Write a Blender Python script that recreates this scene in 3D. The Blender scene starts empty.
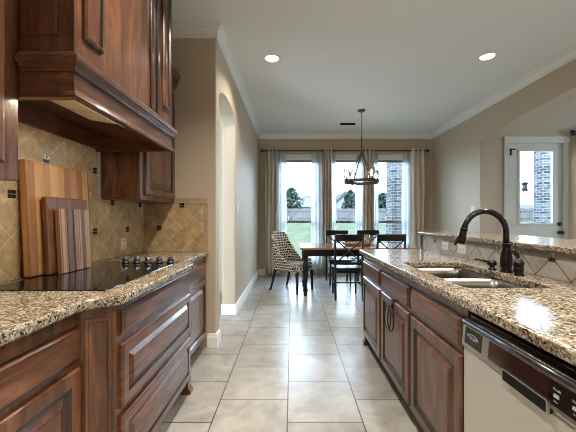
import bpy, bmesh, math, random
from mathutils import Vector, Matrix
random.seed(7)
PI = math.pi
S = bpy.context.scene
COL = S.collection

# ------------------------------------------------------------------ camera
F, VX, VY = 306.0, 292.0, 218.0            # focal length and vanishing point in pixels of the 576x432 frame
cam = bpy.data.cameras.new('camera'); camo = bpy.data.objects.new('camera', cam); COL.objects.link(camo)
cam.sensor_width = 36.0; cam.lens = 36.0 * F / 576; cam.clip_start = 0.05; cam.clip_end = 400
cam.shift_x = -(VX - 288) / 576; cam.shift_y = (VY - 216) / 576
camo.location = (0, 0, 1.225); camo.rotation_euler = (PI / 2, 0, 0)
S.camera = camo

# ------------------------------------------------------------------ sky and exposure
W = bpy.data.worlds.new('overcast_sky'); S.world = W; W.use_nodes = True
bg = W.node_tree.nodes['Background']; bg.inputs[0].default_value = (0.64, 0.82, 1.0, 1); bg.inputs[1].default_value = 19.0
S.cycles.filter_width = 0.9      # crisp lens
vs = S.view_settings
vs.view_transform = 'Standard'; vs.look = 'None'; vs.exposure = 0.12; vs.gamma = 1.0; vs.use_curve_mapping = False

def portal(loc, rot, w, h):
    l = bpy.data.lights.new('sky_portal', 'AREA'); l.shape = 'RECTANGLE'; l.size = w; l.size_y = h
    l.cycles.is_portal = True
    o = bpy.data.objects.new('sky_portal', l); o.location = loc; o.rotation_euler = rot; COL.objects.link(o)
for px in (0.145, 1.155, 2.10):
    portal((px, 6.80, 1.45), (-PI / 2, 0, 0), 0.86, 2.3)
portal((4.02, 5.25, 1.6), (-PI / 2, 0, 0), 0.6, 1.9)
portal((8.4, 1.9, 1.6), (0, PI / 2, 0), 1.7, 1.1)  # sky through the added opening in the living room's right wall
portal((5.5, 5.25, 1.45), (-PI / 2, 0, 0), 1.6, 2.1)
DOWNLIGHT_W = 20.0
DOWNLIGHT_COL = (1.0, 0.92, 0.81)

# ------------------------------------------------------------------ materials
def mat(name):
    m = bpy.data.materials.new(name); m.use_nodes = True
    nt = m.node_tree; return m, nt, nt.nodes['Principled BSDF']
def N(nt, t, **kw):
    n = nt.nodes.new(t)
    for k, v in kw.items():
        if k.startswith('i_'):
            key = k[2:]; key = int(key) if key.isdigit() else key.replace('_', ' ')
            n.inputs[key].default_value = v
        else: setattr(n, k, v)
    return n
def ramp(nt, stops, interp='LINEAR'):
    r = nt.nodes.new('ShaderNodeValToRGB'); r.color_ramp.interpolation = interp
    e = r.color_ramp.elements
    while len(e) < len(stops): e.new(0.5)
    for k, (p, c) in enumerate(stops): e[k].position = p; e[k].color = (*c, 1)
    return r
def plain(name, c, rough=0.5, metal=0.0, coat=0.0, spec=0.5, noise=0.0, nscale=8.0):
    m, nt, b = mat(name)
    b.inputs['Base Color'].default_value = (*c, 1); b.inputs['Roughness'].default_value = rough
    b.inputs['Metallic'].default_value = metal; b.inputs['Coat Weight'].default_value = coat
    b.inputs['Specular IOR Level'].default_value = spec
    if noise:
        tc = N(nt, 'ShaderNodeTexCoord'); nz = N(nt, 'ShaderNodeTexNoise', i_Scale=nscale, i_Detail=4.0)
        nt.links.new(tc.outputs['Object'], nz.inputs['Vector'])
        r = ramp(nt, [(0.3, tuple(x * (1 - noise) for x in c)), (0.7, tuple(min(1, x * (1 + noise)) for x in c))])
        nt.links.new(nz.outputs['Fac'], r.inputs['Fac']); nt.links.new(r.outputs[0], b.inputs['Base Color'])
    return m
def emit(name, c, s):
    m, nt, b = mat(name)
    b.inputs['Base Color'].default_value = (*c, 1); b.inputs['Emission Color'].default_value = (*c, 1)
    b.inputs['Emission Strength'].default_value = s; return m
def worldvec(nt, scale, rot=(0, 0, 0), loc=(0, 0, 0)):
    g = N(nt, 'ShaderNodeNewGeometry'); mp = N(nt, 'ShaderNodeMapping')
    mp.inputs['Scale'].default_value = scale; mp.inputs['Rotation'].default_value = rot; mp.inputs['Location'].default_value = loc
    nt.links.new(g.outputs['Position'], mp.inputs['Vector']); return mp
def objvec(nt, scale):
    g = N(nt, 'ShaderNodeTexCoord'); mp = N(nt, 'ShaderNodeMapping'); mp.inputs['Scale'].default_value = scale
    nt.links.new(g.outputs['Object'], mp.inputs['Vector']); return mp

def wood(name, dark, mid, light, scale, rough=0.3, coat=0.38, local=False, bump=0.05):
    m, nt, b = mat(name); L = nt.links.new
    mp = (objvec if local else worldvec)(nt, scale)
    n1 = N(nt, 'ShaderNodeTexNoise', i_Scale=1.0, i_Detail=6.0, i_Roughness=0.62, i_Distortion=1.2)
    n2 = N(nt, 'ShaderNodeTexNoise', i_Scale=4.0, i_Detail=3.0, i_Roughness=0.6)
    L(mp.outputs[0], n1.inputs['Vector']); L(mp.outputs[0], n2.inputs['Vector'])
    mx = N(nt, 'ShaderNodeMath', operation='MULTIPLY_ADD'); mx.inputs[1].default_value = 0.35
    L(n2.outputs['Fac'], mx.inputs[0]); L(n1.outputs['Fac'], mx.inputs[2])
    r = ramp(nt, [(0.42, dark), (0.66, mid), (0.95, light)])
    L(mx.outputs[0], r.inputs['Fac']); L(r.outputs[0], b.inputs['Base Color'])
    b.inputs['Roughness'].default_value = rough; b.inputs['Coat Weight'].default_value = coat; b.inputs['Coat Roughness'].default_value = 0.12
    bp = N(nt, 'ShaderNodeBump', i_Strength=bump, i_Distance=0.01); L(n1.outputs['Fac'], bp.inputs['Height']); L(bp.outputs[0], b.inputs['Normal'])
    return m
M = {}
AD, AM, AL = (0.018, 0.0055, 0.0022), (0.100, 0.036, 0.0145), (0.235, 0.102, 0.047)
M['alder_v'] = wood('stained_alder_upright', AD, AM, AL, (13, 13, 2.0))
M['alder_h'] = wood('stained_alder_level', AD, AM, AL, (3.0, 2.2, 16))
M['alder_dark'] = wood('stained_alder_dark_glaze', (0.010, 0.004, 0.0025), (0.024, 0.010, 0.006), (0.05, 0.022, 0.012), (9, 9, 1.5))  # darker glazed alder for panel grooves, strips, toe kicks and post

def granite():
    m, nt, b = mat('speckled_granite'); L = nt.links.new
    mp = worldvec(nt, (1, 1, 1))
    nz = N(nt, 'ShaderNodeTexNoise', i_Scale=60.0, i_Detail=4.0)
    L(mp.outputs[0], nz.inputs['Vector'])
    ad = N(nt, 'ShaderNodeMixRGB', blend_type='ADD'); ad.inputs[0].default_value = 0.022
    L(mp.outputs[0], ad.inputs[1]); L(nz.outputs['Color'], ad.inputs[2])
    v = N(nt, 'ShaderNodeTexVoronoi', i_Scale=150.0); L(ad.outputs[0], v.inputs['Vector'])
    sp = N(nt, 'ShaderNodeSeparateColor'); L(v.outputs['Color'], sp.inputs[0])
    n2 = N(nt, 'ShaderNodeTexNoise', i_Scale=16.0, i_Detail=4.0); L(mp.outputs[0], n2.inputs['Vector'])
    mx = N(nt, 'ShaderNodeMath', operation='MULTIPLY_ADD'); mx.inputs[1].default_value = 0.6
    L(n2.outputs['Fac'], mx.inputs[0]); L(sp.outputs[0], mx.inputs[2])
    sb = N(nt, 'ShaderNodeMath', operation='SUBTRACT'); sb.inputs[1].default_value = 0.30; L(mx.outputs[0], sb.inputs[0])
    r = ramp(nt, [(0.0, (0.016, 0.011, 0.008)), (0.06, (0.075, 0.050, 0.030)), (0.22, (0.165, 0.120, 0.075)), (0.44, (0.245, 0.20, 0.135)), (0.66, (0.345, 0.30, 0.225)), (0.90, (0.46, 0.43, 0.36))], 'CONSTANT')
    L(sb.outputs[0], r.inputs['Fac']); L(r.outputs[0], b.inputs['Base Color'])
    b.inputs['Roughness'].default_value = 0.17; b.inputs['Specular IOR Level'].default_value = 0.36
    return m
M['granite'] = granite()

def brickmat(name, c1, c2, mortar, axes, size, offset_xyz, rot=0.0, ratio=(1, 1), msize=0.02, off=0.0, rough=0.4, cloud=0.25, cscale=9.0, bump=0.3, local=False, spec=0.5):
    """tiles laid in the plane of two world axes"""
    m, nt, b = mat(name); L = nt.links.new
    g = N(nt, 'ShaderNodeTexCoord') if local else N(nt, 'ShaderNodeNewGeometry')
    src = g.outputs['Object'] if local else g.outputs['Position']
    sx = N(nt, 'ShaderNodeSeparateXYZ'); L(src, sx.inputs[0])
    cb = N(nt, 'ShaderNodeCombineXYZ')
    for k in range(2):
        s_ = N(nt, 'ShaderNodeMath', operation='SUBTRACT'); s_.inputs[1].default_value = offset_xyz[k]
        if axes[k] == 3:
            xy = N(nt, 'ShaderNodeMath', operation='ADD'); L(sx.outputs[0], xy.inputs[0]); L(sx.outputs[1], xy.inputs[1]); L(xy.outputs[0], s_.inputs[0])
        else: L(sx.outputs[axes[k]], s_.inputs[0])
        L(s_.outputs[0], cb.inputs[k])
    mp = N(nt, 'ShaderNodeMapping'); mp.inputs['Rotation'].default_value = (0, 0, rot); mp.inputs['Scale'].default_value = (1, 1, 1)
    L(cb.outputs[0], mp.inputs['Vector'])
    sc = N(nt, 'ShaderNodeVectorMath', operation='SCALE'); sc.inputs['Scale'].default_value = 1.0 / size; L(mp.outputs[0], sc.inputs[0])
    # keep the pattern in the positive quadrant
    ad = N(nt, 'ShaderNodeVectorMath', operation='ADD'); ad.inputs[1].default_value = (40 * ratio[0], 40 * ratio[1], 0); L(sc.outputs[0], ad.inputs[0])
    bt = N(nt, 'ShaderNodeTexBrick', offset=off, squash=1.0)
    bt.inputs['Scale'].default_value = 1.0; bt.inputs['Brick Width'].default_value = ratio[0]; bt.inputs['Row Height'].default_value = ratio[1]
    bt.inputs['Mortar Size'].default_value = msize; bt.inputs['Mortar Smooth'].default_value = 0.1; bt.inputs['Bias'].default_value = 0.0
    bt.inputs['Color1'].default_value = (*c1, 1); bt.inputs['Color2'].default_value = (*c2, 1); bt.inputs['Mortar'].default_value = (*mortar, 1)
    L(ad.outputs[0], bt.inputs['Vector'])
    nz = N(nt, 'ShaderNodeTexNoise', i_Scale=cscale, i_Detail=6.0, i_Roughness=0.65, i_Distortion=0.6); L(src, nz.inputs['Vector'])
    r = ramp(nt, [(0.3, (1 - cloud,) * 3), (0.7, (1 + cloud * 0.4,) * 3)]); L(nz.outputs['Fac'], r.inputs['Fac'])
    ml = N(nt, 'ShaderNodeMixRGB', blend_type='MULTIPLY'); ml.inputs[0].default_value = 1.0
    L(bt.outputs['Color'], ml.inputs[1]); L(r.outputs[0], ml.inputs[2]); L(ml.outputs[0], b.inputs['Base Color'])
    b.inputs['Roughness'].default_value = rough; b.inputs['Specular IOR Level'].default_value = spec
    if bump:
        bp = N(nt, 'ShaderNodeBump', i_Strength=bump, i_Distance=0.003, invert=True); L(bt.outputs['Fac'], bp.inputs['Height']); L(bp.outputs[0], b.inputs['Normal'])
    return m
T = 0.4535
M['floor'] = brickmat('stone_floor_tile', (0.315, 0.295, 0.262), (0.39, 0.368, 0.33), (0.06, 0.048, 0.04), (1, 0), T, (1.835 - 0.5 * T, -0.028), msize=0.009, off=0.5, rough=0.3, cloud=0.36, cscale=4.5, bump=0.25, spec=0.6)
TD = 0.152
M['tile_left'] = brickmat('travertine_diagonal_tile', (0.46, 0.315, 0.16), (0.57, 0.405, 0.225), (0.68, 0.525, 0.33), (1, 2), TD, (1.527, 1.345), rot=PI / 4, msize=0.018, rough=0.35, cloud=0.42, cscale=14)
M['tile_end'] = brickmat('travertine_diagonal_tile_end', (0.46, 0.315, 0.16), (0.57, 0.405, 0.225), (0.68, 0.525, 0.33), (0, 2), TD, (-1.04, 1.345), rot=PI / 4, msize=0.018, rough=0.35, cloud=0.42, cscale=14)
M['tile_trim'] = brickmat('travertine_trim_tile', (0.39, 0.30, 0.185), (0.45, 0.35, 0.22), (0.52, 0.44, 0.31), (0, 2), 0.152, (-1.40, 0.914), msize=0.016, rough=0.4, cloud=0.3, cscale=14)
M['tile_pony'] = brickmat('grey_diagonal_tile', (0.40, 0.36, 0.31), (0.48, 0.44, 0.385), (0.10, 0.075, 0.055), (1, 2), TD, (1.571, 1.025), rot=PI / 4, msize=0.02, rough=0.35, cloud=0.25, cscale=14)
M['tile_band'] = brickmat('grey_border_tile', (0.30, 0.265, 0.23), (0.36, 0.32, 0.28), (0.10, 0.075, 0.055), (1, 2), TD, (1.571, 1.025), msize=0.02, rough=0.35, cloud=0.25, cscale=14)
M['acc_dark'] = plain('dark_bronze_mosaic', (0.022, 0.012, 0.009), 0.25)
M['acc_light'] = plain('silver_mosaic', (0.42, 0.38, 0.33), 0.22, 0.6)
def paint(name, c, bump=0.06):
    m, nt, b = mat(name); b.inputs['Base Color'].default_value = (*c, 1); b.inputs['Roughness'].default_value = 0.6
    mp = worldvec(nt, (1, 1, 1)); nz = N(nt, 'ShaderNodeTexNoise', i_Scale=70.0, i_Detail=4.0); nt.links.new(mp.outputs[0], nz.inputs['Vector'])
    bp = N(nt, 'ShaderNodeBump', i_Strength=bump, i_Distance=0.006); nt.links.new(nz.outputs['Fac'], bp.inputs['Height']); nt.links.new(bp.outputs[0], b.inputs['Normal'])
    return m
M['wall'] = paint('tan_wall_paint', (0.49, 0.40, 0.295))
M['ceil'] = paint('white_ceiling_paint', (0.79, 0.80, 0.785))
M['trim'] = plain('white_gloss_trim', (0.80, 0.79, 0.75), 0.3)
M['vinyl'] = plain('backlit_grey_window_frame', (0.20, 0.21, 0.21), 0.35)  # white vinyl with its backlit shade painted in as grey
M['door'] = plain('cream_door_paint', (0.66, 0.64, 0.56), 0.35)
M['lampiron'] = plain('weathered_grey_iron', (0.085, 0.078, 0.07), 0.5, 0.5)
M['black'] = plain('black_painted_wood', (0.006, 0.0058, 0.006), 0.3, coat=0.0, spec=0.4)
M['iron'] = plain('dark_iron', (0.035, 0.03, 0.028), 0.4, 0.7)
M['bronze'] = plain('oil_rubbed_bronze', (0.010, 0.0065, 0.005), 0.2, 0.3, coat=0.3)
M['steel'] = plain('brushed_steel', (0.46, 0.43, 0.39), 0.24, 0.95)
M['railsteel'] = plain('dark_steel_rail', (0.12, 0.125, 0.135), 0.22, 0.9)
M['sinksteel'] = plain('sink_steel', (0.13, 0.12, 0.108), 0.30, 0.9)
M['steel_door'] = plain('stainless_door_panel', (0.60, 0.57, 0.52), 0.40, 0.5)
M['chrome'] = plain('bright_chrome', (0.75, 0.77, 0.80), 0.12, 1.0)
M['hoodpan'] = plain('hood_liner_tan_reflection', (0.85, 0.72, 0.50), 0.4, 0.1)  # tan reflection of the counter painted into the liner's base colour
M['glassblack'] = plain('black_ceramic_glass', (0.006, 0.005, 0.005), 0.05, spec=0.6)
M['panelblack'] = plain('black_control_glass', (0.010, 0.006, 0.005), 0.1)
M['panelbrown'] = plain('dark_red_display_glass', (0.026, 0.010, 0.008), 0.08)
M['burner'] = plain('grey_burner_print', (0.05, 0.05, 0.05), 0.2)
M['white_print'] = plain('white_print', (0.42, 0.42, 0.42), 0.5)
M['ivory'] = plain('ivory_plastic', (0.74, 0.66, 0.50), 0.4)
M['white_plastic'] = plain('white_plastic', (0.72, 0.71, 0.68), 0.4)
M['slot'] = plain('outlet_slot', (0.006, 0.005, 0.005), 0.6, spec=0.2)
M['tabletop'] = wood('warm_brown_tabletop', (0.18, 0.09, 0.042), (0.32, 0.17, 0.085), (0.42, 0.24, 0.13), (1.5, 12, 4), 0.2, 0.5)
M['drape'] = plain('beige_drape_cloth', (0.70, 0.615, 0.50), 0.85, noise=0.06, nscale=30)
M['soil'] = plain('bark', (0.10, 0.07, 0.05), 0.9)

def stripes_board(name, cols, pitch, axis_y=True, rough=0.45):
    """edge-glued strips across the board's width (local X)"""
    m, nt, b = mat(name); L = nt.links.new
    g = N(nt, 'ShaderNodeTexCoord'); sx = N(nt, 'ShaderNodeSeparateXYZ'); L(g.outputs['Object'], sx.inputs[0])
    d = N(nt, 'ShaderNodeMath', operation='DIVIDE'); d.inputs[1].default_value = pitch; L(sx.outputs[0], d.inputs[0])
    fl = N(nt, 'ShaderNodeMath', operation='FLOOR'); L(d.outputs[0], fl.inputs[0])
    wn = N(nt, 'ShaderNodeTexWhiteNoise', noise_dimensions='1D'); L(fl.outputs[0], wn.inputs['W'])
    r = ramp(nt, [(k / len(cols), c) for k, c in enumerate(cols)], 'CONSTANT'); L(wn.outputs[0], r.inputs['Fac'])
    mp = N(nt, 'ShaderNodeMapping'); mp.inputs['Scale'].default_value = (60, 60, 3); L(g.outputs['Object'], mp.inputs['Vector'])
    nz = N(nt, 'ShaderNodeTexNoise', i_Scale=1.0, i_Detail=4.0); L(mp.outputs[0], nz.inputs['Vector'])
    r2 = ramp(nt, [(0.3, (0.78,) * 3), (0.7, (1.1,) * 3)]); L(nz.outputs['Fac'], r2.inputs['Fac'])
    ml = N(nt, 'ShaderNodeMixRGB', blend_type='MULTIPLY'); ml.inputs[0].default_value = 1.0
    L(r.outputs[0], ml.inputs[1]); L(r2.outputs[0], ml.inputs[2]); L(ml.outputs[0], b.inputs['Base Color'])
    b.inputs['Roughness'].default_value = rough
    return m
M['maple'] = stripes_board('maple_strip_board', [(0.56, 0.29, 0.11), (0.46, 0.22, 0.08), (0.35, 0.16, 0.058), (0.62, 0.35, 0.14), (0.50, 0.25, 0.092)], 0.052)
M['walnut'] = wood('walnut_board', (0.065, 0.024, 0.010), (0.16, 0.062, 0.027), (0.27, 0.115, 0.052), (30, 30, 4), 0.45, 0.0, local=True)
M['striped'] = stripes_board('walnut_strip_board', [(0.26, 0.13, 0.07), (0.095, 0.04, 0.022), (0.40, 0.24, 0.145), (0.13, 0.058, 0.032)], 0.026)

def glass(name, tint=(1, 1, 1), refl=0.07, rough=0.0):
    m = bpy.data.materials.new(name); m.use_nodes = True; nt = m.node_tree; nt.nodes.clear()
    o = N(nt, 'ShaderNodeOutputMaterial'); t = N(nt, 'ShaderNodeBsdfTransparent'); t.inputs[0].default_value = (*tint, 1)
    g = N(nt, 'ShaderNodeBsdfGlossy'); g.inputs['Roughness'].default_value = rough
    f = N(nt, 'ShaderNodeLayerWeight'); f.inputs[0].default_value = 0.25
    mu = N(nt, 'ShaderNodeMath', operation='MULTIPLY_ADD'); mu.inputs[1].default_value = 0.5; mu.inputs[2].default_value = refl
    nt.links.new(f.outputs['Fresnel'], mu.inputs[0]); mu.use_clamp = True
    mx = N(nt, 'ShaderNodeMixShader'); nt.links.new(mu.outputs[0], mx.inputs[0]); nt.links.new(t.outputs[0], mx.inputs[1]); nt.links.new(g.outputs[0], mx.inputs[2])
    nt.links.new(mx.outputs[0], o.inputs[0]); return m
M['glass'] = glass('window_glass', (0.97, 0.99, 1.0), 0.02)
M['shade_glass'] = glass('clear_lamp_glass', (0.90, 0.89, 0.86), 0.36, 0.12)
def sheer():
    m = bpy.data.materials.new('white_sheer_voile'); m.use_nodes = True; nt = m.node_tree; nt.nodes.clear()
    o = N(nt, 'ShaderNodeOutputMaterial'); t = N(nt, 'ShaderNodeBsdfTransparent')
    d = N(nt, 'ShaderNodeBsdfDiffuse'); d.inputs[0].default_value = (0.85, 0.87, 0.88, 1)
    tr = N(nt, 'ShaderNodeBsdfTranslucent'); tr.inputs[0].default_value = (0.80, 0.84, 0.86, 1)
    m1 = N(nt, 'ShaderNodeMixShader'); m1.inputs[0].default_value = 0.5
    nt.links.new(d.outputs[0], m1.inputs[1]); nt.links.new(tr.outputs[0], m1.inputs[2])
    m2 = N(nt, 'ShaderNodeMixShader'); m2.inputs[0].default_value = 0.86
    nt.links.new(t.outputs[0], m2.inputs[1]); nt.links.new(m1.outputs[0], m2.inputs[2]); nt.links.new(m2.outputs[0], o.inputs[0]); return m
M['sheer'] = sheer()
M['blind'] = plain('pale_roller_blind', (0.78, 0.78, 0.76), 0.7)
M['blindbar'] = plain('grey_blind_bar', (0.20, 0.21, 0.22), 0.5)
M['hound'] = brickmat('black_and_cream_check_cloth', (0.010, 0.010, 0.011), (0.016, 0.015, 0.015), (0.80, 0.75, 0.64), (3, 2), 0.052, (0.0, 0.0), ratio=(0.8, 0.82), msize=0.125, off=0.5, rough=0.85, cloud=0.05, bump=0, local=True)
M['hound_seat'] = brickmat('black_and_cream_check_seat_cloth', (0.010, 0.010, 0.011), (0.016, 0.015, 0.015), (0.80, 0.75, 0.64), (3, 2), 0.05, (0.0, 0.44), ratio=(0.72, 1.3), msize=0.13, off=0.5, rough=0.85, cloud=0.05, bump=0, local=True)
M['seat_top'] = plain('woven_grey_seat_cloth', (0.30, 0.28, 0.25), 0.85, noise=0.6, nscale=60)
M['bulb'] = emit('warm_bulb', (1.0, 0.80, 0.58), 45.0)
M['hood_lamp'] = emit('hood_lamp_lens', (1.0, 0.84, 0.62), 1.5)
M['lens'] = emit('downlight_lens', (1.0, 0.93, 0.82), 14.0)
M['candle'] = plain('cream_candle_wax', (0.75, 0.70, 0.60), 0.6)
M['cone'] = plain('brown_pine_cone', (0.17, 0.075, 0.04), 0.8, noise=0.6, nscale=40)
M['cone_pale'] = plain('pale_dried_pod', (0.42, 0.25, 0.15), 0.8, noise=0.3, nscale=40)
# outdoors
M['lawn'] = plain('mown_lawn', (0.046, 0.052, 0.035), 0.95, spec=0.0, noise=0.25, nscale=1.5)
M['fence'] = plain('weathered_fence_board', (0.070, 0.066, 0.066), 0.9, spec=0.0, noise=0.2, nscale=3)
M['siding'] = plain('pale_house_wall', (0.13, 0.13, 0.13), 0.9, spec=0.0)
M['roofing'] = plain('grey_shingle_roof', (0.055, 0.055, 0.058), 0.9, spec=0.0, noise=0.15, nscale=6)
M['housewin'] = plain('dark_house_window', (0.045, 0.05, 0.06), 0.2)
M['leaf'] = plain('tree_leaf_green', (0.016, 0.027, 0.021), 0.8, spec=0.0, noise=0.5, nscale=3)
M['brick'] = brickmat('grey_brick', (0.022, 0.023, 0.026), (0.085, 0.087, 0.093), (0.125, 0.126, 0.130), (3, 2), 0.22, (0, 0), ratio=(1, 0.36), msize=0.05, off=0.5, rough=0.9, cloud=0.3, cscale=12, bump=0.0, spec=0.0)

# ------------------------------------------------------------------ mesh helpers
class MB:
    def __init__(s): s.v = []; s.f = []; s.m = []; s.sm = []
    def add(s, vs_, fs, mi=0, smooth=False):
        o = len(s.v); s.v += [tuple(p) for p in vs_]
        for f in fs: s.f.append([o + k for k in f]); s.m.append(mi); s.sm.append(smooth)
    def box(s, x0, x1, y0, y1, z0, z1, mi=0):
        v = [(x, y, z) for z in (z0, z1) for y in (y0, y1) for x in (x0, x1)]
        s.add(v, [(0, 2, 3, 1), (4, 5, 7, 6), (0, 1, 5, 4), (2, 6, 7, 3), (0, 4, 6, 2), (1, 3, 7, 5)], mi); return s
    def prism(s, poly, axis, a0, a1, mi=0):
        """poly in the two other axes (cyclic order kept), extruded along axis"""
        n = len(poly)
        def P(p, a): return {'x': (a, p[0], p[1]), 'y': (p[0], a, p[1]), 'z': (p[0], p[1], a)}[axis]
        v = [P(p, a0) for p in poly] + [P(p, a1) for p in poly]
        fs = [tuple(range(n - 1, -1, -1)), tuple(range(n, 2 * n))] + [(k, (k + 1) % n, n + (k + 1) % n, n + k) for k in range(n)]
        s.add(v, fs, mi); return s
    def lathe(s, prof, c=(0, 0, 0), n=24, mi=0, axis='z', smooth=True, cap=True):
        v = []; fs = []
        for r, h in prof:
            for k in range(n):
                a = 2 * PI * k / n; p = (r * math.cos(a), r * math.sin(a), h)
                if axis == 'x': p = (h, p[0], p[1])
                elif axis == 'y': p = (p[0], h, p[1])
                v.append((c[0] + p[0], c[1] + p[1], c[2] + p[2]))
        R = len(prof)
        for i in range(R - 1):
            for k in range(n):
                k2 = (k + 1) % n; fs.append((i * n + k, i * n + k2, (i + 1) * n + k2, (i + 1) * n + k))
        s.add(v, fs, mi, smooth)
        if cap:
            s.add(v[:n], [tuple(range(n - 1, -1, -1))], mi); s.add(v[-n:], [tuple(range(n))], mi)
        return s
    def tube(s, pts, rad, n=12, mi=0, closed=False, smooth=True, flat=1.0):
        pts = [Vector(p) for p in pts]; m = len(pts)
        rad = rad if isinstance(rad, (list, tuple)) else [rad] * m
        v = []; fs = []; up = None
        for i, p in enumerate(pts):
            a = pts[i - 1] if i or closed else p; b = pts[(i + 1) % m] if i < m - 1 or closed else p
            t = (b - a).normalized()
            if up is None: up = t.orthogonal().normalized()
            up = (up - t * up.dot(t)).normalized(); w = t.cross(up)
            for k in range(n):
                an = 2 * PI * k / n; v.append(p + (up * math.cos(an) + w * math.sin(an) * flat) * rad[i])
        for i in range(m if closed else m - 1):
            i2 = (i + 1) % m
            for k in range(n):
                k2 = (k + 1) % n; fs.append((i * n + k, i * n + k2, i2 * n + k2, i2 * n + k))
        s.add(v, fs, mi, smooth)
        if not closed:
            s.add(v[:n], [tuple(range(n - 1, -1, -1))], mi); s.add(v[-n:], [tuple(range(n))], mi)
        return s
    def ball(s, c, r, n=12, mi=0, sz=1.0):
        prof = [(max(1e-4, r * math.sin(PI * k / 8)), -r * sz * math.cos(PI * k / 8)) for k in range(9)]
        return s.lathe(prof, c, n, mi, cap=False)
    def panel(s, o, u, v, n, Wd, H, prof, mi=0, dark=()):
        """stepped rectangular panel: prof = [(inset, depth)...] from the outer edge to the centre"""
        o, u, v, n = Vector(o), Vector(u), Vector(v), Vector(n); vs_ = []; fs = []; gl = []
        for ins, d in prof:
            for a, b in ((ins, ins), (Wd - ins, ins), (Wd - ins, H - ins), (ins, H - ins)):
                vs_.append(o + u * a + v * b + n * d)
        flip = u.cross(v).dot(n) < 0
        for i in range(len(prof) - 1):
            tgt = gl if i in dark else fs
            for k in range(4):
                k2 = (k + 1) % 4; q = (i * 4 + k, i * 4 + k2, (i + 1) * 4 + k2, (i + 1) * 4 + k); tgt.append(q[::-1] if flip else q)
        l = (len(prof) - 1) * 4; q = (l, l + 1, l + 2, l + 3); fs.append(q[::-1] if flip else q)
        q = (0, 3, 2, 1); fs.append(q[::-1] if flip else q)
        s.add(vs_, fs, mi); s.add(vs_, gl, 1); return s
    def sweep(s, path, prof, side=1, mi=0):
        """closed profile (offset, z) swept along a plan path, mitred; side=+1 offsets to the left of travel"""
        P = [Vector(p) for p in path]; n = len(P); k = len(prof); v = []; fs = []
        for i in range(n):
            d1 = (P[i] - P[i - 1]).normalized() if i else (P[1] - P[0]).normalized()
            d2 = (P[i + 1] - P[i]).normalized() if i < n - 1 else d1
            n1 = Vector((-d1.y, d1.x)) * side; n2 = Vector((-d2.y, d2.x)) * side
            mdir = (n1 + n2).normalized(); sc = 1.0 / max(0.3, mdir.dot(n1))
            for o, z in prof: q = P[i] + mdir * (o * sc); v.append((q.x, q.y, z))
        for i in range(n - 1):
            for j in range(k):
                j2 = (j + 1) % k; fs.append((i * k + j, i * k + j2, (i + 1) * k + j2, (i + 1) * k + j))
        fs.append(tuple(range(k))); fs.append(tuple((n - 1) * k + j for j in range(k - 1, -1, -1)))
        s.add(v, fs, mi); return s
    def build(s, name, mats, parent=None, bevel=0.0, seg=2, origin=None):
        me = bpy.data.meshes.new(name)
        if origin is not None: s.v = [(p[0] - origin[0], p[1] - origin[1], p[2] - origin[2]) for p in s.v]
        me.from_pydata(s.v, [], s.f)
        mats = mats if isinstance(mats, (list, tuple)) else [mats]
        for m_ in mats: me.materials.append(M[m_] if isinstance(m_, str) else m_)
        for p, mi, sm in zip(me.polygons, s.m, s.sm): p.material_index = mi; p.use_smooth = sm
        bm = bmesh.new(); bm.from_mesh(me); bmesh.ops.remove_doubles(bm, verts=bm.verts, dist=1e-5)
        bmesh.ops.recalc_face_normals(bm, faces=bm.faces); bm.to_mesh(me); bm.free()
        o = bpy.data.objects.new(name, me); COL.objects.link(o)
        if origin is not None: o.location = origin
        if parent is not None:
            o.parent = parent
            if origin is None: o.matrix_parent_inverse = Matrix.Translation(-Vector(parent.location)) if parent.rotation_euler.to_matrix() == Matrix.Identity(3) else parent.matrix_basis.inverted()
        if bevel:
            b = o.modifiers.new('soft_edges', 'BEVEL'); b.width = bevel; b.segments = seg; b.limit_method = 'ANGLE'; b.angle_limit = math.radians(40)
        return o
def tag(o, label=None, cat=None, group=None, kind=None):
    if label: o['label'] = label
    if cat: o['category'] = cat
    if group: o['group'] = group
    if kind: o['kind'] = kind
    return o
def thing(name, label, cat, loc=(0, 0, 0), rz=0.0, group=None):
    o = bpy.data.objects.new(name, None); COL.objects.link(o); o.location = loc; o.rotation_euler = (0, 0, rz); o.empty_display_size = 0.1
    return tag(o, label, cat, group)
def struct(o): o['kind'] = 'structure'; return o
def local(mb, name, mats, parent, **kw):
    """part whose coordinates are already local to its parent"""
    o = mb.build(name, mats, None, **kw); o.parent = parent; return o
def dup(root, loc, rz, label, group=None):
    r = root.copy(); COL.objects.link(r); r.location = loc; r.rotation_euler = (0, 0, rz); r['label'] = label
    if group: r['group'] = group
    for ch in list(root.children):
        c = ch.copy(); COL.objects.link(c); c.parent = r
        for g in ch.children:
            d = g.copy(); COL.objects.link(d); d.parent = c
    return r
def arc(cx, cz, rx, rz_, a0, a1, n):
    return [(cx + rx * math.cos(a0 + (a1 - a0) * k / n), cz + rz_ * math.sin(a0 + (a1 - a0) * k / n)) for k in range(n + 1)]

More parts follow.
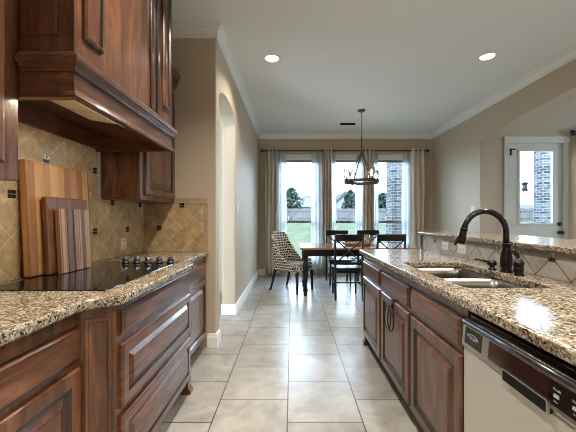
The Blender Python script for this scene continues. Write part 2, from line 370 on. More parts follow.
# ------------------------------------------------------------------ room
H = 3.04; HL = 3.75
XL, XD, XR = -1.41, -0.72, 3.03            # kitchen left wall, dining left wall, right wall
YE, YB = 2.90, 6.58                        # cabinet end wall, window wall
struct(MB().box(-3, 9, -3.2, 6.75, -0.1, 0).build('floor', 'floor'))
struct(MB().box(-3, XR + 0.27, -3.2, 6.75, H, H + 0.1).box(XR + 0.27, 8.3, -3.2, 5.2, HL, HL + 0.1).box(XR + 0.17, XR + 0.27, -3.1, 5.2, H + 0.1, HL + 0.1).build('ceiling', 'ceil'))
struct(MB().box(XL - 0.15, XL, -3.0, YE, 0, H).build('wall_left', 'wall'))
struct(MB().box(-1.56, XD - 0.014, YE - 0.0006, 3.015, 0, H).build('wall_end', 'wall'))
AY0, AY1, ASP, AAP = 3.02, 3.89, 2.40, 2.552
poly = [(YE, 0), (AY0, 0), (AY0, ASP)] + [(y, z) for y, z in arc((AY0 + AY1) / 2, ASP, -(AY1 - AY0) / 2, AAP - ASP, 0, PI, 16)][1:-1] + [(AY1, ASP), (AY1, 0), (YB, 0), (YB, H), (YE, H)]
struct(MB().prism(poly, 'x', XD - 0.175, XD).build('wall_arch', 'wall', bevel=0.012))
struct(MB().box(-2.3, -2.2, 3.02, 5.2, 0, H).box(-2.2, XD - 0.175, 5.1, 5.2, 0, H).build('wall_hall', 'wall'))
WX = [(-0.28, 0.58), (0.73, 1.585), (1.68, 2.52)]; WZ0, WZ1 = 0.30, 2.60
mb = MB(); xs = [XD - 0.3] + [x for w in WX for x in w] + [XR + 0.27]
mb.box(xs[0], xs[-1], YB, YB + 0.16, 0, WZ0).box(xs[0], xs[-1], YB, YB + 0.16, WZ1, H)
for k in range(0, 8, 2): mb.box(xs[k], xs[k + 1], YB, YB + 0.16, WZ0, WZ1)
struct(mb.build('wall_back', 'wall'))
RY0, RY1, RSP = 0.45, 4.93, 2.475
pts = [(RY0 + (RY1 - RY0) * k / 28, RSP + 0.165 * (1 - abs(2 * k / 28 - 1) ** 1.75)) for k in range(29)]
poly = [(-3.0, 0), (RY0, 0)] + pts + [(RY1, 0), (YB, 0), (YB, H), (-3.0, H)]
struct(MB().prism(poly, 'x', XR, XR + 0.27).build('wall_right', 'wall', bevel=0.01))
DX0, DX1, DZ = 3.565, 4.47, 2.463
LW = (4.72, 6.3, 0.4, 2.5)
mb = MB(); y0, y1 = 5.05, 5.2
mb.box(XR + 0.27, DX0, y0, y1, 0, HL).box(DX0, DX1, y0, y1, DZ, HL).box(DX1, LW[0], y0, y1, 0, HL)
mb.box(LW[0], LW[1], y0, y1, 0, LW[2]).box(LW[0], LW[1], y0, y1, LW[3], HL).box(LW[1], 8.3, y0, y1, 0, HL)
struct(mb.build('wall_living_back', 'wall'))
struct(MB().box(8.2, 8.3, -3.0, 1.35, 0, HL).box(8.2, 8.3, 2.45, 5.05, 0, HL).box(8.2, 8.3, 1.35, 2.45, 0, 0.75).box(8.2, 8.3, 1.35, 2.45, 2.45, HL).build('wall_living_right', 'wall'))  # unseen window opening added to light the left cabinets and backsplash
struct(MB().box(-1.56, 8.3, -3.1, -3.0, 0, HL).build('wall_front', 'wall'))
crown = [(0, H), (0, H - 0.112), (0.010, H - 0.112), (0.012, H - 0.098), (0.020, H - 0.094), (0.022, H - 0.080), (0.046, H - 0.036), (0.056, H - 0.032), (0.058, H - 0.016), (0.066, H - 0.014), (0.068, H)]
struct(MB().sweep([(XL, YE), (XD, YE), (XD, YB), (XR, YB), (XR, -3.0)], crown, -1).build('trim_crown', 'trim'))
base = [(0, 0), (0.016, 0), (0.016, 0.095), (0.011, 0.108), (0.008, 0.128), (0, 0.132)]
struct(MB().sweep([(-0.80, YE), (XD, YE), (XD, AY0), (XD - 0.175, AY0)], base, -1).build('baseboard_end', 'trim'))
struct(MB().sweep([(XD - 0.175, AY1), (XD, AY1), (XD, YB), (XR, YB), (XR, RY1), (XR + 0.27, RY1)], base, -1).build('baseboard_dining', 'trim'))

# windows: vinyl frame, meeting rail, two panes
for k, (x0, x1) in enumerate(WX):
    f = MB(); y0, y1 = YB + 0.06, YB + 0.13; w = 0.045
    f.box(x0, x0 + w, y0, y1, WZ0, WZ1).box(x1 - w, x1, y0, y1, WZ0, WZ1).box(x0 + w, x1 - w, y0, y1, WZ0, WZ0 + w + 0.02).box(x0 + w, x1 - w, y0, y1, WZ1 - w, WZ1)
    wn = struct(f.build('window_%d' % (k + 1), 'vinyl', bevel=0.004))
    MB().box(x0 + w, x1 - w, y0 - 0.01, y1, 1.115, 1.175).build('meeting_rail', 'vinyl', wn, bevel=0.004)
    MB().box(x0 + w, x1 - w, y0 + 0.04, y0 + 0.045, 1.175, WZ1 - w).build('upper_pane', 'glass', wn)
    MB().box(x0 + w, x1 - w, y0 + 0.02, y0 + 0.025, WZ0 + w + 0.02, 1.115).build('lower_pane', 'glass', wn)
    MB().box(x0 + 0.001, x1 - 0.001, YB - 0.02, y0 - 0.0, WZ0 - 0.025, WZ0).build('sill', 'trim', wn, bevel=0.004)
place = ('in the left dining window', 'in the middle dining window behind the chandelier', 'in the right dining window before the brick pillar')
for k, (x0, x1) in enumerate(WX):
    t = thing('roller_shade', 'pale roller shade rolled up ' + place[k], 'window shade', ((x0 + x1) / 2, YB + 0.03, WZ1), group='rolled up shades in the dining windows')
    MB().box(x0 + 0.01, x1 - 0.01, YB + 0.008, YB + 0.055, WZ1 - 0.13, WZ1).build('shade_cloth', 'blind', t, bevel=0.01)
    MB().box(x0 + 0.01, x1 - 0.01, YB + 0.02, YB + 0.05, WZ1 - 0.175, WZ1 - 0.13).build('bottom_bar', 'blindbar', t, bevel=0.004)

# living room door with casing
cz = 0.075
dr = struct(MB().box(DX0 - cz, DX0, 5.028, 5.05, 0, DZ).box(DX1, DX1 + cz, 5.028, 5.05, 0, DZ).box(DX0 - cz, DX1 + cz, 5.022, 5.05, DZ, DZ + 0.10).build('door_1', 'door', bevel=0.004))
gx0, gx1, gz0, gz1 = 3.765, 4.325, 1.13, 2.335
mb = MB()
for a in ((DX0, gx0, 0, DZ), (gx1, DX1, 0, DZ), (gx0, gx1, 0, gz0), (gx0, gx1, gz1, DZ)): mb.box(a[0], a[1], 5.07, 5.115, a[2], a[3])
MBp = mb.build('door_slab', 'door', dr)
mb = MB(); g = 0.03
for a in ((gx0 - g, gx0 + 0.01, gz0 - g, gz1 + g), (gx1 - 0.01, gx1 + g, gz0 - g, gz1 + g), (gx0, gx1, gz0 - g, gz0 + 0.01), (gx0, gx1, gz1 - 0.01, gz1 + g)): mb.box(a[0], a[1], 5.055, 5.07, a[2], a[3])
mb.build('glass_frame', 'door', dr, bevel=0.005)
MB().box(gx0, gx1, 5.09, 5.095, gz0, gz1).build('pane', 'glass', dr)
MB().lathe([(0.032, 5.07), (0.032, 5.055), (0.024, 5.045), (0.012, 5.04)], (4.425, 0, 1.125), 16, axis='y').build('deadbolt', 'bronze', dr)
MB().lathe([(0.032, 5.07), (0.03, 5.058), (0.012, 5.05), (0.012, 5.03), (0.026, 5.02), (0.03, 5.0), (0.02, 4.985)], (4.425, 0, 0.985), 16, axis='y').build('door_knob', 'bronze', dr)
for z in (0.3, 1.1, 1.75): MB().box(DX0 - 0.008, DX0 + 0.012, 5.045, 5.07, z, z + 0.1).build('hinge', 'bronze', dr)
MB().box(3.58, 3.59, 5.0, 5.03, 2.25, 2.36).box(3.58, 3.66, 5.0, 5.03, 2.345, 2.36).build('door_stop_bracket', 'iron', dr)
tag(MB().lathe([(0.03, 5.022), (0.03, 5.0), (0.022, 4.995)], (4.51, 0, 2.50), 16, axis='y').build('door_sensor', 'white_plastic'), 'small round white sensor on the top corner of the door casing', 'sensor')
# window of the living room beside the door
f = MB(); x0, x1, z0, z1 = LW; w = 0.05
f.box(x0, x0 + w, 5.1, 5.17, z0, z1).box(x1 - w, x1, 5.1, 5.17, z0, z1).box(x0 + w, x1 - w, 5.1, 5.17, z0, z0 + w).box(x0 + w, x1 - w, 5.1, 5.17, z1 - w, z1)
wn = struct(f.build('window_4', 'vinyl')); MB().box(x0 + w, x1 - w, 5.13, 5.135, z0 + w, z1 - w).build('pane', 'glass', wn)

# ------------------------------------------------------------------ ceiling lights, vent
def downlight(x, y, label, power=1.0):
    t = thing('recessed_light', label, 'ceiling light', (x, y, H), group='recessed ceiling lights')
    MB().lathe([(0.068, H - 0.001), (0.075, H - 0.012), (0.098, H - 0.008), (0.102, H)], (x, y, 0), 28, cap=False).build('trim_ring', 'trim', t)
    MB().lathe([(0.001, H - 0.006), (0.070, H - 0.006)], (x, y, 0), 28, cap=False).build('lens', 'lens', t)
    l = bpy.data.lights.new('downlight', 'AREA'); l.shape = 'DISK'; l.size = 0.13; l.spread = math.radians(125); l.energy = DOWNLIGHT_W * power; l.color = DOWNLIGHT_COL
    o = bpy.data.objects.new('downlight', l); COL.objects.link(o); o.parent = t; o.location = (0, 0, -0.02)
downlight(-0.227, 3.47, 'glowing recessed light in the ceiling near the arched doorway', 0.8)
downlight(2.19, 3.43, 'glowing recessed light in the ceiling near the right wall crown molding', 0.8)
downlight(-0.2, 1.45, 'recessed light in the ceiling over the aisle by the range hood', 1.5)
for x, y in ((2.19, 1.4), (-0.2, -0.6), (2.19, -0.6), (1.0, 0.3), (1.0, -1.8), (-0.2, -2.2)): downlight(x, y, 'unseen recessed light added above and behind the viewer to brighten the kitchen', 1.5 if y > 0 else 1.1)  # unseen lamps added to brighten the kitchen
t = thing('air_vent', 'small white louvred air vent in the ceiling behind the chandelier', 'air vent', (1.07, 5.88, H))
MB().box(0.91, 1.23, 5.80, 5.96, H - 0.008, H).build('vent_frame', 'trim', t, bevel=0.003)
mb = MB()
for k in range(6): mb.box(0.925, 1.215, 5.815 + 0.0235 * k, 5.827 + 0.0235 * k, H - 0.012, H - 0.0079)
mb.build('louvres', 'slot', t)

# ------------------------------------------------------------------ cabinetry
DOOR = [(0, 0), (0, 0.012), (0.004, 0.018), (0.010, 0.020), (0.052, 0.020), (0.058, 0.014), (0.063, 0.007), (0.076, 0.006), (0.100, 0.018), (0.106, 0.020)]
DRAW = [(0, 0), (0, 0.010), (0.009, 0.011), (0.016, 0.021), (0.022, 0.022)]
DEEP = [(0, 0), (0, 0.012), (0.005, 0.018), (0.012, 0.020), (0.046, 0.020), (0.049, 0.012), (0.058, 0.010), (0.064, 0.014), (0.078, 0.024), (0.084, 0.025)]
def front(name, parent, side, x, y0, y1, z0, z1, prof, m_):
    """door or drawer front lying on the plane x; side=+1 faces +x"""
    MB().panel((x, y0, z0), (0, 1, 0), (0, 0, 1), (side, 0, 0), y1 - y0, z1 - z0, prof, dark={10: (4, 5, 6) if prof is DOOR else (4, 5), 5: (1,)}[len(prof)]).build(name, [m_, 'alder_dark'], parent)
TK = 0.10
XN = -0.82                                  # face frame of the set-back units (fronts stand 20 mm proud)
XB = -0.715                                 # face frame of the cooktop unit
# near base unit
t = thing('base_cabinet', 'stained wood base cabinet with drawer and door nearest the viewer on the left', 'cabinet', (-1.1, 0.65, 0), group='stained wood base cabinets')
MB().box(-1.405, XN, 0.15, 1.185, TK, 0.874).build('carcass', 'alder_v', t)
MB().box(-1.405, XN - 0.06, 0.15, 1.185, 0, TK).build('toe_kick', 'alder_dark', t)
front('drawer_front', t, 1, XN, 0.22, 1.165, 0.685, 0.82, DRAW, 'alder_h')
front('door', t, 1, XN, 0.22, 0.685, 0.12, 0.66, DOOR, 'alder_v'); front('door', t, 1, XN, 0.70, 1.165, 0.12, 0.66, DOOR, 'alder_v')
# cooktop unit, stepped forward with an angled pilaster
t = thing('base_cabinet', 'stepped-forward stained wood drawer cabinet under the black cooktop', 'cabinet', (-1.05, 1.7, 0), group='stained wood base cabinets')
MB().prism([(-1.405, 1.1855), (XN, 1.1855), (XB, 1.242), (XB, 2.13), (XB - 0.03, 2.2), (-1.405, 2.2)], 'z', TK, 0.874).build('carcass', 'alder_v', t)
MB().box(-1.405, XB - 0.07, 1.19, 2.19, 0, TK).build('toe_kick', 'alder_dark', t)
a, b = Vector((XN, 1.1855, 0)), Vector((XB, 1.242, 0)); u = (b - a).normalized(); nrm = Vector((u.y, -u.x, 0)); L_ = (b - a).length
MB().panel(a + u * 0.012 + Vector((0, 0, 0.13)) + nrm * 0.0, u, (0, 0, 1), nrm, L_ - 0.024, 0.70, [(0, 0), (0, 0.008), (0.006, 0.010), (0.014, 0.010), (0.017, 0.005), (0.02, 0.005)]).build('pilaster_plank', 'alder_v', t)
for z0, z1, pr in ((0.74, 0.85, DRAW), (0.44, 0.705, DEEP), (0.125, 0.405, DEEP)):
    front('drawer_front', t, 1, XB, 1.258, 2.105, z0, z1, pr, 'alder_h')
for yy in (1.245, 2.12):
    MB().prism([(XB - 0.10, 0), (XB + 0.012, 0), (XB + 0.014, 0.018), (XB - 0.004, 0.05), (XB, TK), (XB - 0.10, TK)], 'y', yy - 0.005, yy + 0.055).build('bracket_foot', 'alder_v', t, bevel=0.004)
# far base unit
t = thing('base_cabinet', 'narrow set-back stained wood cabinet at the end of the left counter', 'cabinet', (-1.1, 2.55, 0), group='stained wood base cabinets')
MB().box(-1.405, XN, 2.2005, 2.886, TK, 0.874).build('carcass', 'alder_v', t)
MB().box(-1.405, XN - 0.06, 2.2005, 2.895, 0, TK).build('toe_kick', 'alder_dark', t)
front('drawer_front', t, 1, XN, 2.30, 2.87, 0.685, 0.82, DRAW, 'alder_h'); front('door', t, 1, XN, 2.30, 2.87, 0.12, 0.66, DOOR, 'alder_v')
# left countertop
EN, EB = -0.785, -0.678
edge = [(EN, 0.15), (EN, 1.125), (EN + 0.010, 1.158), (EN + 0.032, 1.182), (EB - 0.03, 1.205), (EB - 0.01, 1.218), (EB, 1.245), (EB, 2.10), (EB - 0.01, 2.14), (EB - 0.035, 2.175), (EN + 0.015, 2.22), (EN, 2.26), (EN, 2.887)]
tag(MB().prism([(-1.397, 0.15)] + edge + [(-1.397, 2.887)], 'z', 0.874, 0.914).build('granite_countertop', 'granite', bevel=0.011, seg=3), 'long speckled granite countertop along the left wall with a stepped front', 'countertop')
# backsplashes
t = thing('tile_backsplash', 'tan diagonal tile backsplash on the left wall above the cooktop', 'backsplash', (XL, 1.5, 0.914))
MB().prism([(0.15, 0.914), (2.887, 0.914), (2.887, 1.36), (2.21, 1.36), (2.21, 1.745), (1.19, 1.745), (1.19, 1.37), (0.15, 1.37)], 'x', XL + 0.004, -1.40).build('tiles', 'tile_left', t)
def accent(axis, c, parent, pale=(), s=0.021, face=1):
    """2 x 2 mosaic square"""
    mb = MB()
    for k, (a, b_) in enumerate(((0, 0), (1, 0), (0, 1), (1, 1))):
        lo_a, lo_b = -s + a * (s + 0.0015), -s + b_ * (s + 0.0015); hi_a, hi_b = lo_a + s - 0.002, lo_b + s - 0.002; mi = 1 if k in pale else 0
        if axis == 'x': mb.box(min(c[0], c[0] + 0.003 * face), max(c[0], c[0] + 0.003 * face), c[1] + lo_a, c[1] + hi_a, c[2] + lo_b, c[2] + hi_b, mi)
        else: mb.box(c[0] + lo_a, c[0] + hi_a, c[1] - 0.003, c[1], c[2] + lo_b, c[2] + hi_b, mi)
    mb.build('mosaic_accent', ['acc_dark', 'acc_light'], parent)
for y, z, pale in ((1.742, 1.56, (2, 3)), (2.172, 1.56, ()), (1.527, 1.345, ()), (2.387, 1.345, ()), (2.817, 1.345, ()), (2.172, 1.13, ()), (2.602, 1.13, ()), (1.312, 1.13, ()), (1.097, 1.345, ())):
    accent('x', (-1.40, y, z), t, pale)
t = thing('tile_backsplash', 'tan diagonal tile backsplash on the short end wall beside the upper cabinet', 'backsplash', (-1.1, YE, 0.914))
MB().box(-1.40, -0.842, 2.89, YE - 0.002, 0.914, 1.36).build('tiles', 'tile_end', t)
MB().box(-0.84, -0.795, 2.888, YE - 0.002, 0.914, 1.412).box(-1.11, -0.84, 2.888, YE - 0.002, 1.362, 1.412).build('border_tiles', 'tile_trim', t)
accent('y', (-1.04, 2.89, 1.345), t); accent('y', (-1.256, 2.89, 1.13), t)
def outlet(name, label, cat, plane, c, w, h, m_, group=None, switch=False, sgn=1):
    """cover plate on a wall plane with normal sgn along x"""
    t = thing(name, label, cat, c, group=group); x = c[0]; e = 0.006 * sgn
    MB().box(min(x, x + e), max(x, x + e), c[1] - w / 2, c[1] + w / 2, c[2] - h / 2, c[2] + h / 2).build('cover_plate', m_, t, bevel=0.002)
    if switch: MB().box(min(x + e, x + 2.5 * e), max(x + e, x + 2.5 * e), c[1] - 0.012, c[1] + 0.012, c[2] - 0.028, c[2] + 0.028).build('rocker', m_, t, bevel=0.002)
    else:
        for s_ in (-1, 1):
            if w > h: yy, zz = c[1] + s_ * 0.022, c[2]
            else: yy, zz = c[1], c[2] + s_ * 0.022
            so = MB().box(min(x + e, x + 1.4 * e), max(x + e, x + 1.4 * e), yy - 0.014, yy + 0.014, zz - 0.014, zz + 0.014).build('socket', m_, t, bevel=0.002)
            MB().box(min(x + 1.4 * e, x + 1.5 * e), max(x + 1.4 * e, x + 1.5 * e), yy - 0.007, yy - 0.004, zz - 0.006, zz + 0.006).box(min(x + 1.4 * e, x + 1.5 * e), max(x + 1.4 * e, x + 1.5 * e), yy + 0.004, yy + 0.007, zz - 0.006, zz + 0.006).build('slots', 'slot', so)
    return t
outlet('power_outlet', 'ivory power outlet on the tan tile above the cooktop knobs', 'outlet', 'x', (-1.40, 2.535, 1.012), 0.075, 0.09, 'ivory')
outlet('light_switch', 'white light switch on the left wall just past the archway', 'light switch', 'x', (XD, 4.02, 1.355), 0.075, 0.115, 'white_plastic', switch=True)
outlet('power_outlet', 'white power outlet low on the left dining wall', 'outlet', 'x', (XD, 4.69, 0.43), 0.07, 0.115, 'white_plastic')
outlet('light_switch', 'white light switch on the right wall beside the wide opening', 'light switch', 'x', (XR, 5.12, 1.36), 0.11, 0.115, 'white_plastic', switch=True, sgn=-1)

# near upper cabinet
t = thing('upper_cabinet', 'dark wood upper cabinet cut off by the photo edge, nearest the viewer', 'cabinet', (-1.25, 0.8, 1.37), group='stained wood upper cabinets')
MB().box(-1.404, -1.08, 0.3, 1.209, 1.371, 2.62).build('carcass', 'alder_v', t, bevel=0.003)
front('door', t, 1, -1.08, 0.74, 1.134, 1.43, 2.56, DOOR, 'alder_v'); front('door', t, 1, -1.08, 0.33, 0.72, 1.43, 2.56, DOOR, 'alder_v')
# hood
HX, HY0, HY1 = -0.865, 1.215, 2.2
t = thing('range_hood', 'large carved wood range hood above the cooktop', 'range hood', (-1.1, 1.7, 1.70))
MB().box(-1.405, HX, HY0, HY1, 1.84, H - 0.12).build('hood_body', 'alder_v', t)
mb = MB().box(HX - 0.014, HX, HY0, HY1, 1.70, 1.84).box(-1.399, HX - 0.014, HY0, HY0 + 0.02, 1.70, 1.84).box(-1.399, HX - 0.014, HY1 - 0.02, HY1, 1.70, 1.84)
mb.build('skirt', 'alder_h', t)
MB().box(-1.3995, -1.385, HY0 + 0.02, HY1 - 0.02, 1.715, 1.83).build('back_rail', 'alder_h', t)
mp_ = [(-1.072, HY0), (HX, HY0), (HX, HY1), (-1.12, HY1)]
MB().sweep(mp_, [(0, 1.805), (0.010, 1.805), (0.014, 1.815), (0.014, 1.822), (0.022, 1.832), (0.033, 1.838), (0.036, 1.846), (0.036, 1.856), (0.026, 1.862), (0.022, 1.872), (0.008, 1.882), (0, 1.884)], -1).build('upper_molding', 'alder_h', t)
MB().sweep(mp_, [(0, 1.70), (0.012, 1.70), (0.016, 1.708), (0.012, 1.722), (0.006, 1.728), (0.004, 1.738), (0, 1.74)], -1).build('lower_molding', 'alder_h', t)
RP = [(0, 0), (0, 0.010), (0.008, 0.020), (0.018, 0.022), (0.024, 0.012), (0.030, 0.009), (0.034, 0.009)]
for y0, y1 in ((1.262, 1.385), (2.03, 2.15)):
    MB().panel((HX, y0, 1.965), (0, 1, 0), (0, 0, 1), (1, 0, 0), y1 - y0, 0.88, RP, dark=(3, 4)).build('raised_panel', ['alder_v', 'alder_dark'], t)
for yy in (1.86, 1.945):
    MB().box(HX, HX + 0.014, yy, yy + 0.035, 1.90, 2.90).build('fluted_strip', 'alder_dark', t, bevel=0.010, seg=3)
MB().panel((-0.93, HY0, 1.95), (-1, 0, 0), (0, 0, 1), (0, -1, 0), 0.14, 0.9, [(0, 0), (0, 0.006), (0.006, 0.008), (0.01, 0.008)]).build('side_panel', 'alder_v', t)
def under(x): return 1.745 + (-0.88 - x) * 0.15
MB().prism([(-1.385, under(-1.385)), (HX - 0.014, under(HX - 0.014)), (HX - 0.014, 1.84), (-1.385, 1.84)], 'y', HY0 + 0.02, HY1 - 0.02).build('underside', 'alder_h', t)
for y0, y1 in ((1.27, 1.545), (1.555, 1.72)):
    MB().prism([(-1.13, under(-1.13) - 0.008), (-0.955, under(-0.955) - 0.008), (-0.955, under(-0.955)), (-1.13, under(-1.13))], 'y', y0, y1).build('filter_panel', 'hoodpan', t)
MB().box(-0.953, -0.944, 1.25, 1.74, 1.738, 1.7545).build('lamp_strip', 'hood_lamp', t, bevel=0.003)
l = bpy.data.lights.new('hood_lamp_light', 'AREA'); l.shape = 'RECTANGLE'; l.size = 0.02; l.size_y = 0.48; l.energy = 3.6; l.color = (1.0, 0.84, 0.62)
o = bpy.data.objects.new('hood_lamp_light', l); COL.objects.link(o); o.parent = t; o.location = Vector((-0.9485, 1.495, 1.734)) - Vector(t.location)
# far upper cabinet
t = thing('upper_cabinet', 'reddish wood upper cabinet beyond the hood, against the end wall', 'cabinet', (-1.25, 2.6, 1.36), group='stained wood upper cabinets')
MB().box(-1.399, -1.118, 2.25, 2.888, 1.361, 2.45).build('carcass', 'alder_v', t, bevel=0.003)
front('door', t, 1, -1.118, 2.31, 2.875, 1.40, 2.41, DOOR, 'alder_v')
MB().sweep([(-1.118, 2.25), (-1.118, 2.887)], [(-0.02, 2.40), (0.008, 2.40), (0.012, 2.43), (0.03, 2.46), (0.05, 2.52), (0.066, 2.535), (0.07, 2.57), (-0.02, 2.57)], -1).build('crown_molding', 'alder_h', t)

# cooktop
CT = 0.914
t = thing('cooktop', 'black glass electric cooktop set into the left granite counter', 'cooktop', (-1.06, 1.73, CT))
MB().box(-1.325, -0.793, 1.30, 2.17, CT, CT + 0.006).build('glass_surface', 'glassblack', t, bevel=0.003)
for cx, cy, r in ((-1.19, 1.50, 0.115), (-0.95, 1.48, 0.085), (-1.17, 1.80, 0.08), (-0.94, 1.80, 0.105)):
    MB().lathe([(r - 0.003, CT + 0.0062), (r, CT + 0.0064), (r + 0.001, CT + 0.0062)], (cx, cy, 0), 40, cap=False).build('burner_ring', 'burner', t)
for k in range(5):
    x = -1.13 + 0.305 * k / 4
    kn = MB().lathe([(0.026, CT + 0.006), (0.027, CT + 0.010), (0.023, CT + 0.014), (0.021, CT + 0.024)], (x, 2.08, 0), 20).build('knob', 'black', t)
    MB().lathe([(0.020, CT + 0.024), (0.021, CT + 0.030), (0.018, CT + 0.038), (0.006, CT + 0.040)], (x, 2.08, 0), 20).box(x - 0.004, x + 0.004, 2.058, 2.102, CT + 0.036, CT + 0.048).build('knob_cap', 'railsteel', kn)

# cutting boards leaning on the tile; local X = width, Z = height, Y = thickness
def board(label, P0, P1, top, thick, h, m_, bev, ribs=0):
    """P0,P1: bottom front corners (plan), lean: top offset towards the wall"""
    P0, P1 = Vector(P0), Vector(P1); u = (P1 - P0); w = u.length; u.normalize(); nrm = Vector((u.y, -u.x, 0))
    if nrm.x < 0: nrm = -nrm
    lean = math.asin(top / h); zax = (Vector((0, 0, 1)) * math.cos(lean) - nrm * math.sin(lean)); nn = u.cross(zax)
    if nn.dot(nrm) < 0: nn = -nn
    mb = MB().box(0, w, 0, thick, 0, h)
    if ribs:
        mb = MB().box(0, w, 0, thick - 0.006, 0, h)
        for k in range(ribs): mb.box(w * k / ribs + 0.003, w * (k + 1) / ribs - 0.003, thick - 0.007, thick, 0.0, h)
    o = mb.build('cutting_board', m_, bevel=bev)
    mtx = Matrix((u, -nn, zax)).transposed().to_4x4() @ Matrix.Identity(4)
    mtx = Matrix((u, nn, zax)).transposed().to_4x4() if True else mtx
    mtx.translation = P0 - nn * thick
    mtx.translation.z += thick * math.sin(lean) * 0 + (0 - min(0, (-nn * thick).z))
    o.matrix_world = mtx
    return tag(o, label, 'cutting board', 'wooden cutting boards on the cooktop')
board('largest pale maple cutting board, at the back leaning on the tile', (-1.327, 1.555, CT + 0.006), (-1.327, 2.04, CT + 0.006), 0.030, 0.040, 0.605, 'maple', 0.008)
board('medium dark walnut cutting board, between the pale and the striped one', (-1.287, 1.625, CT + 0.006), (-1.287, 1.955, CT + 0.006), 0.018, 0.030, 0.42, 'walnut', 0.008)
board('smallest cutting board with wood stripes, in front of the other two', (-1.242, 1.665, CT + 0.006), (-1.242, 1.90, CT + 0.006), 0.018, 0.034, 0.355, 'striped', 0.005, ribs=5)

# ------------------------------------------------------------------ peninsula
PX = 0.70; PEND = 2.985
def hollow(t, y0, y1, rails):
    mb = MB().box(PX, 1.325, y0, y0 + 0.018, TK, 0.874).box(PX, 1.325, y1 - 0.018, y1, TK, 0.874).box(PX, 1.325, y0 + 0.018, y1 - 0.018, TK, TK + 0.018)
    mb.box(PX, PX + 0.02, y0 + 0.018, y1 - 0.018, TK + 0.018, 0.874).box(1.307, 1.325, y0 + 0.018, y1 - 0.018, TK + 0.018, 0.874)
    mb.build('carcass', 'alder_v', t)
    MB().box(PX + 0.06, 1.325, y0, y1, 0, TK).build('toe_kick', 'alder_dark', t)
t = thing('base_cabinet', 'narrow stained wood cabinet at the far end of the sink peninsula', 'cabinet', (1.0, 2.68, 0), group='stained wood base cabinets')
hollow(t, 2.36, PEND, 0)
front('drawer_front', t, -1, PX, 2.39, 2.95, 0.69, 0.825, DRAW, 'alder_h'); front('door', t, -1, PX, 2.39, 2.95, 0.12, 0.665, DOOR, 'alder_v')
MB().prism([(PX + 0.10, 0), (PX - 0.012, 0), (PX - 0.014, 0.018), (PX + 0.004, 0.05), (PX, TK), (PX + 0.10, TK)], 'y', 2.935, 2.99).build('bracket_foot', 'alder_v', t, bevel=0.004)
t = thing('base_cabinet', 'wide stained wood sink cabinet with two doors and a ring on one door', 'cabinet', (1.0, 1.78, 0), group='stained wood base cabinets')
hollow(t, 1.215, 2.3595, 0)
for y0, y1 in ((1.235, 1.765), (1.795, 2.345)):
    front('false_drawer', t, -1, PX, y0, y1, 0.69, 0.825, DRAW, 'alder_h'); front('door', t, -1, PX, y0, y1, 0.12, 0.665, DOOR, 'alder_v')
tag(t, 'wide stained wood cabinet under the sink, with two doors')
# towel ring hooked over the far sink door
rx = PX - 0.020
t = thing('towel_ring', 'black double towel ring hooked over the sink cabinet door', 'towel ring', (rx - 0.012, 2.07, 0.665))
MB().box(rx - 0.003, rx, 2.045, 2.095, 0.585, 0.672).box(rx - 0.003, rx + 0.0195, 2.045, 2.095, 0.669, 0.672).build('hook_plate', 'black', t, bevel=0.001)
MB().ball((rx - 0.012, 2.07, 0.625), 0.012).build('boss', 'black', t)
for dy, dx in ((-0.022, -0.016), (0.022, -0.022)):
    MB().tube([(rx + dx - 0.012 * (1 - math.cos(a)) * 0.3, 2.07 + dy + 0.062 * math.sin(a), 0.548 + 0.078 * math.cos(a)) for a in [2 * PI * k / 36 for k in range(36)]], 0.0042, 8, closed=True).build('ring', 'black', t)

# dishwasher
DY0, DY1 = 0.605, 1.210; FX = 0.672
t = thing('dishwasher', 'stainless steel dishwasher with black control strip beside the sink cabinet', 'dishwasher', (1.0, 0.9, 0))
MB().box(PX + 0.005, 1.28, DY0, DY1, 0.1, 0.845).build('tub_body', 'panelblack', t)
MB().box(PX + 0.07, 1.28, DY0, DY1, 0, 0.1).build('toe_panel', 'panelblack', t)
MB().box(FX + 0.004, PX + 0.005, DY0 + 0.003, DY1 - 0.004, 0.115, 0.722).build('door_panel', 'steel_door', t, bevel=0.006)
# control fascia leans back towards the top
MB().prism([(FX, 0.724), (FX - 0.004, 0.735), (FX + 0.004, 0.822), (FX + 0.012, 0.832), (PX + 0.005, 0.832), (PX + 0.005, 0.724)], 'y', DY0 + 0.002, DY1 - 0.003).build('fascia', 'steel', t, bevel=0.003)
def fx(z): return FX - 0.004 + (z - 0.735) * 0.008 / 0.087
def strip(name, y0, y1, z0, z1, m_, d=0.0015, par=t):
    return MB().prism([(fx(z0) - d, z0), (fx(z1) - d, z1), (fx(z1) + 0.001, z1), (fx(z0) + 0.001, z0)], 'y', y0, y1).build(name, m_, par)
strip('badge_panel', 1.085, 1.185, 0.746, 0.806, 'panelblack'); strip('display', 0.80, 1.045, 0.746, 0.806, 'panelbrown'); strip('keypad', 0.615, 0.7999, 0.746, 0.806, 'panelblack')
MB().tube([(fx(0.816) + 0.004, DY0 + 0.004, 0.820), (fx(0.816) + 0.004, DY1 - 0.005, 0.820)], 0.011, 12).build('top_rail', 'railsteel', t)
MB().prism([(fx(0.724) - 0.004, 0.716), (fx(0.75) - 0.006, 0.750), (fx(0.75) + 0.002, 0.750), (FX + 0.006, 0.716)], 'y', 0.795, 0.965).build('pocket_handle', 'slot', t)
mb = MB().box(fx(0.75) - 0.0075, fx(0.75), 0.795, 0.965, 0.748, 0.752)
mb.box(fx(0.73) - 0.0075, fx(0.73), 0.791, 0.796, 0.716, 0.752).build('handle_rim', 'steel', t)
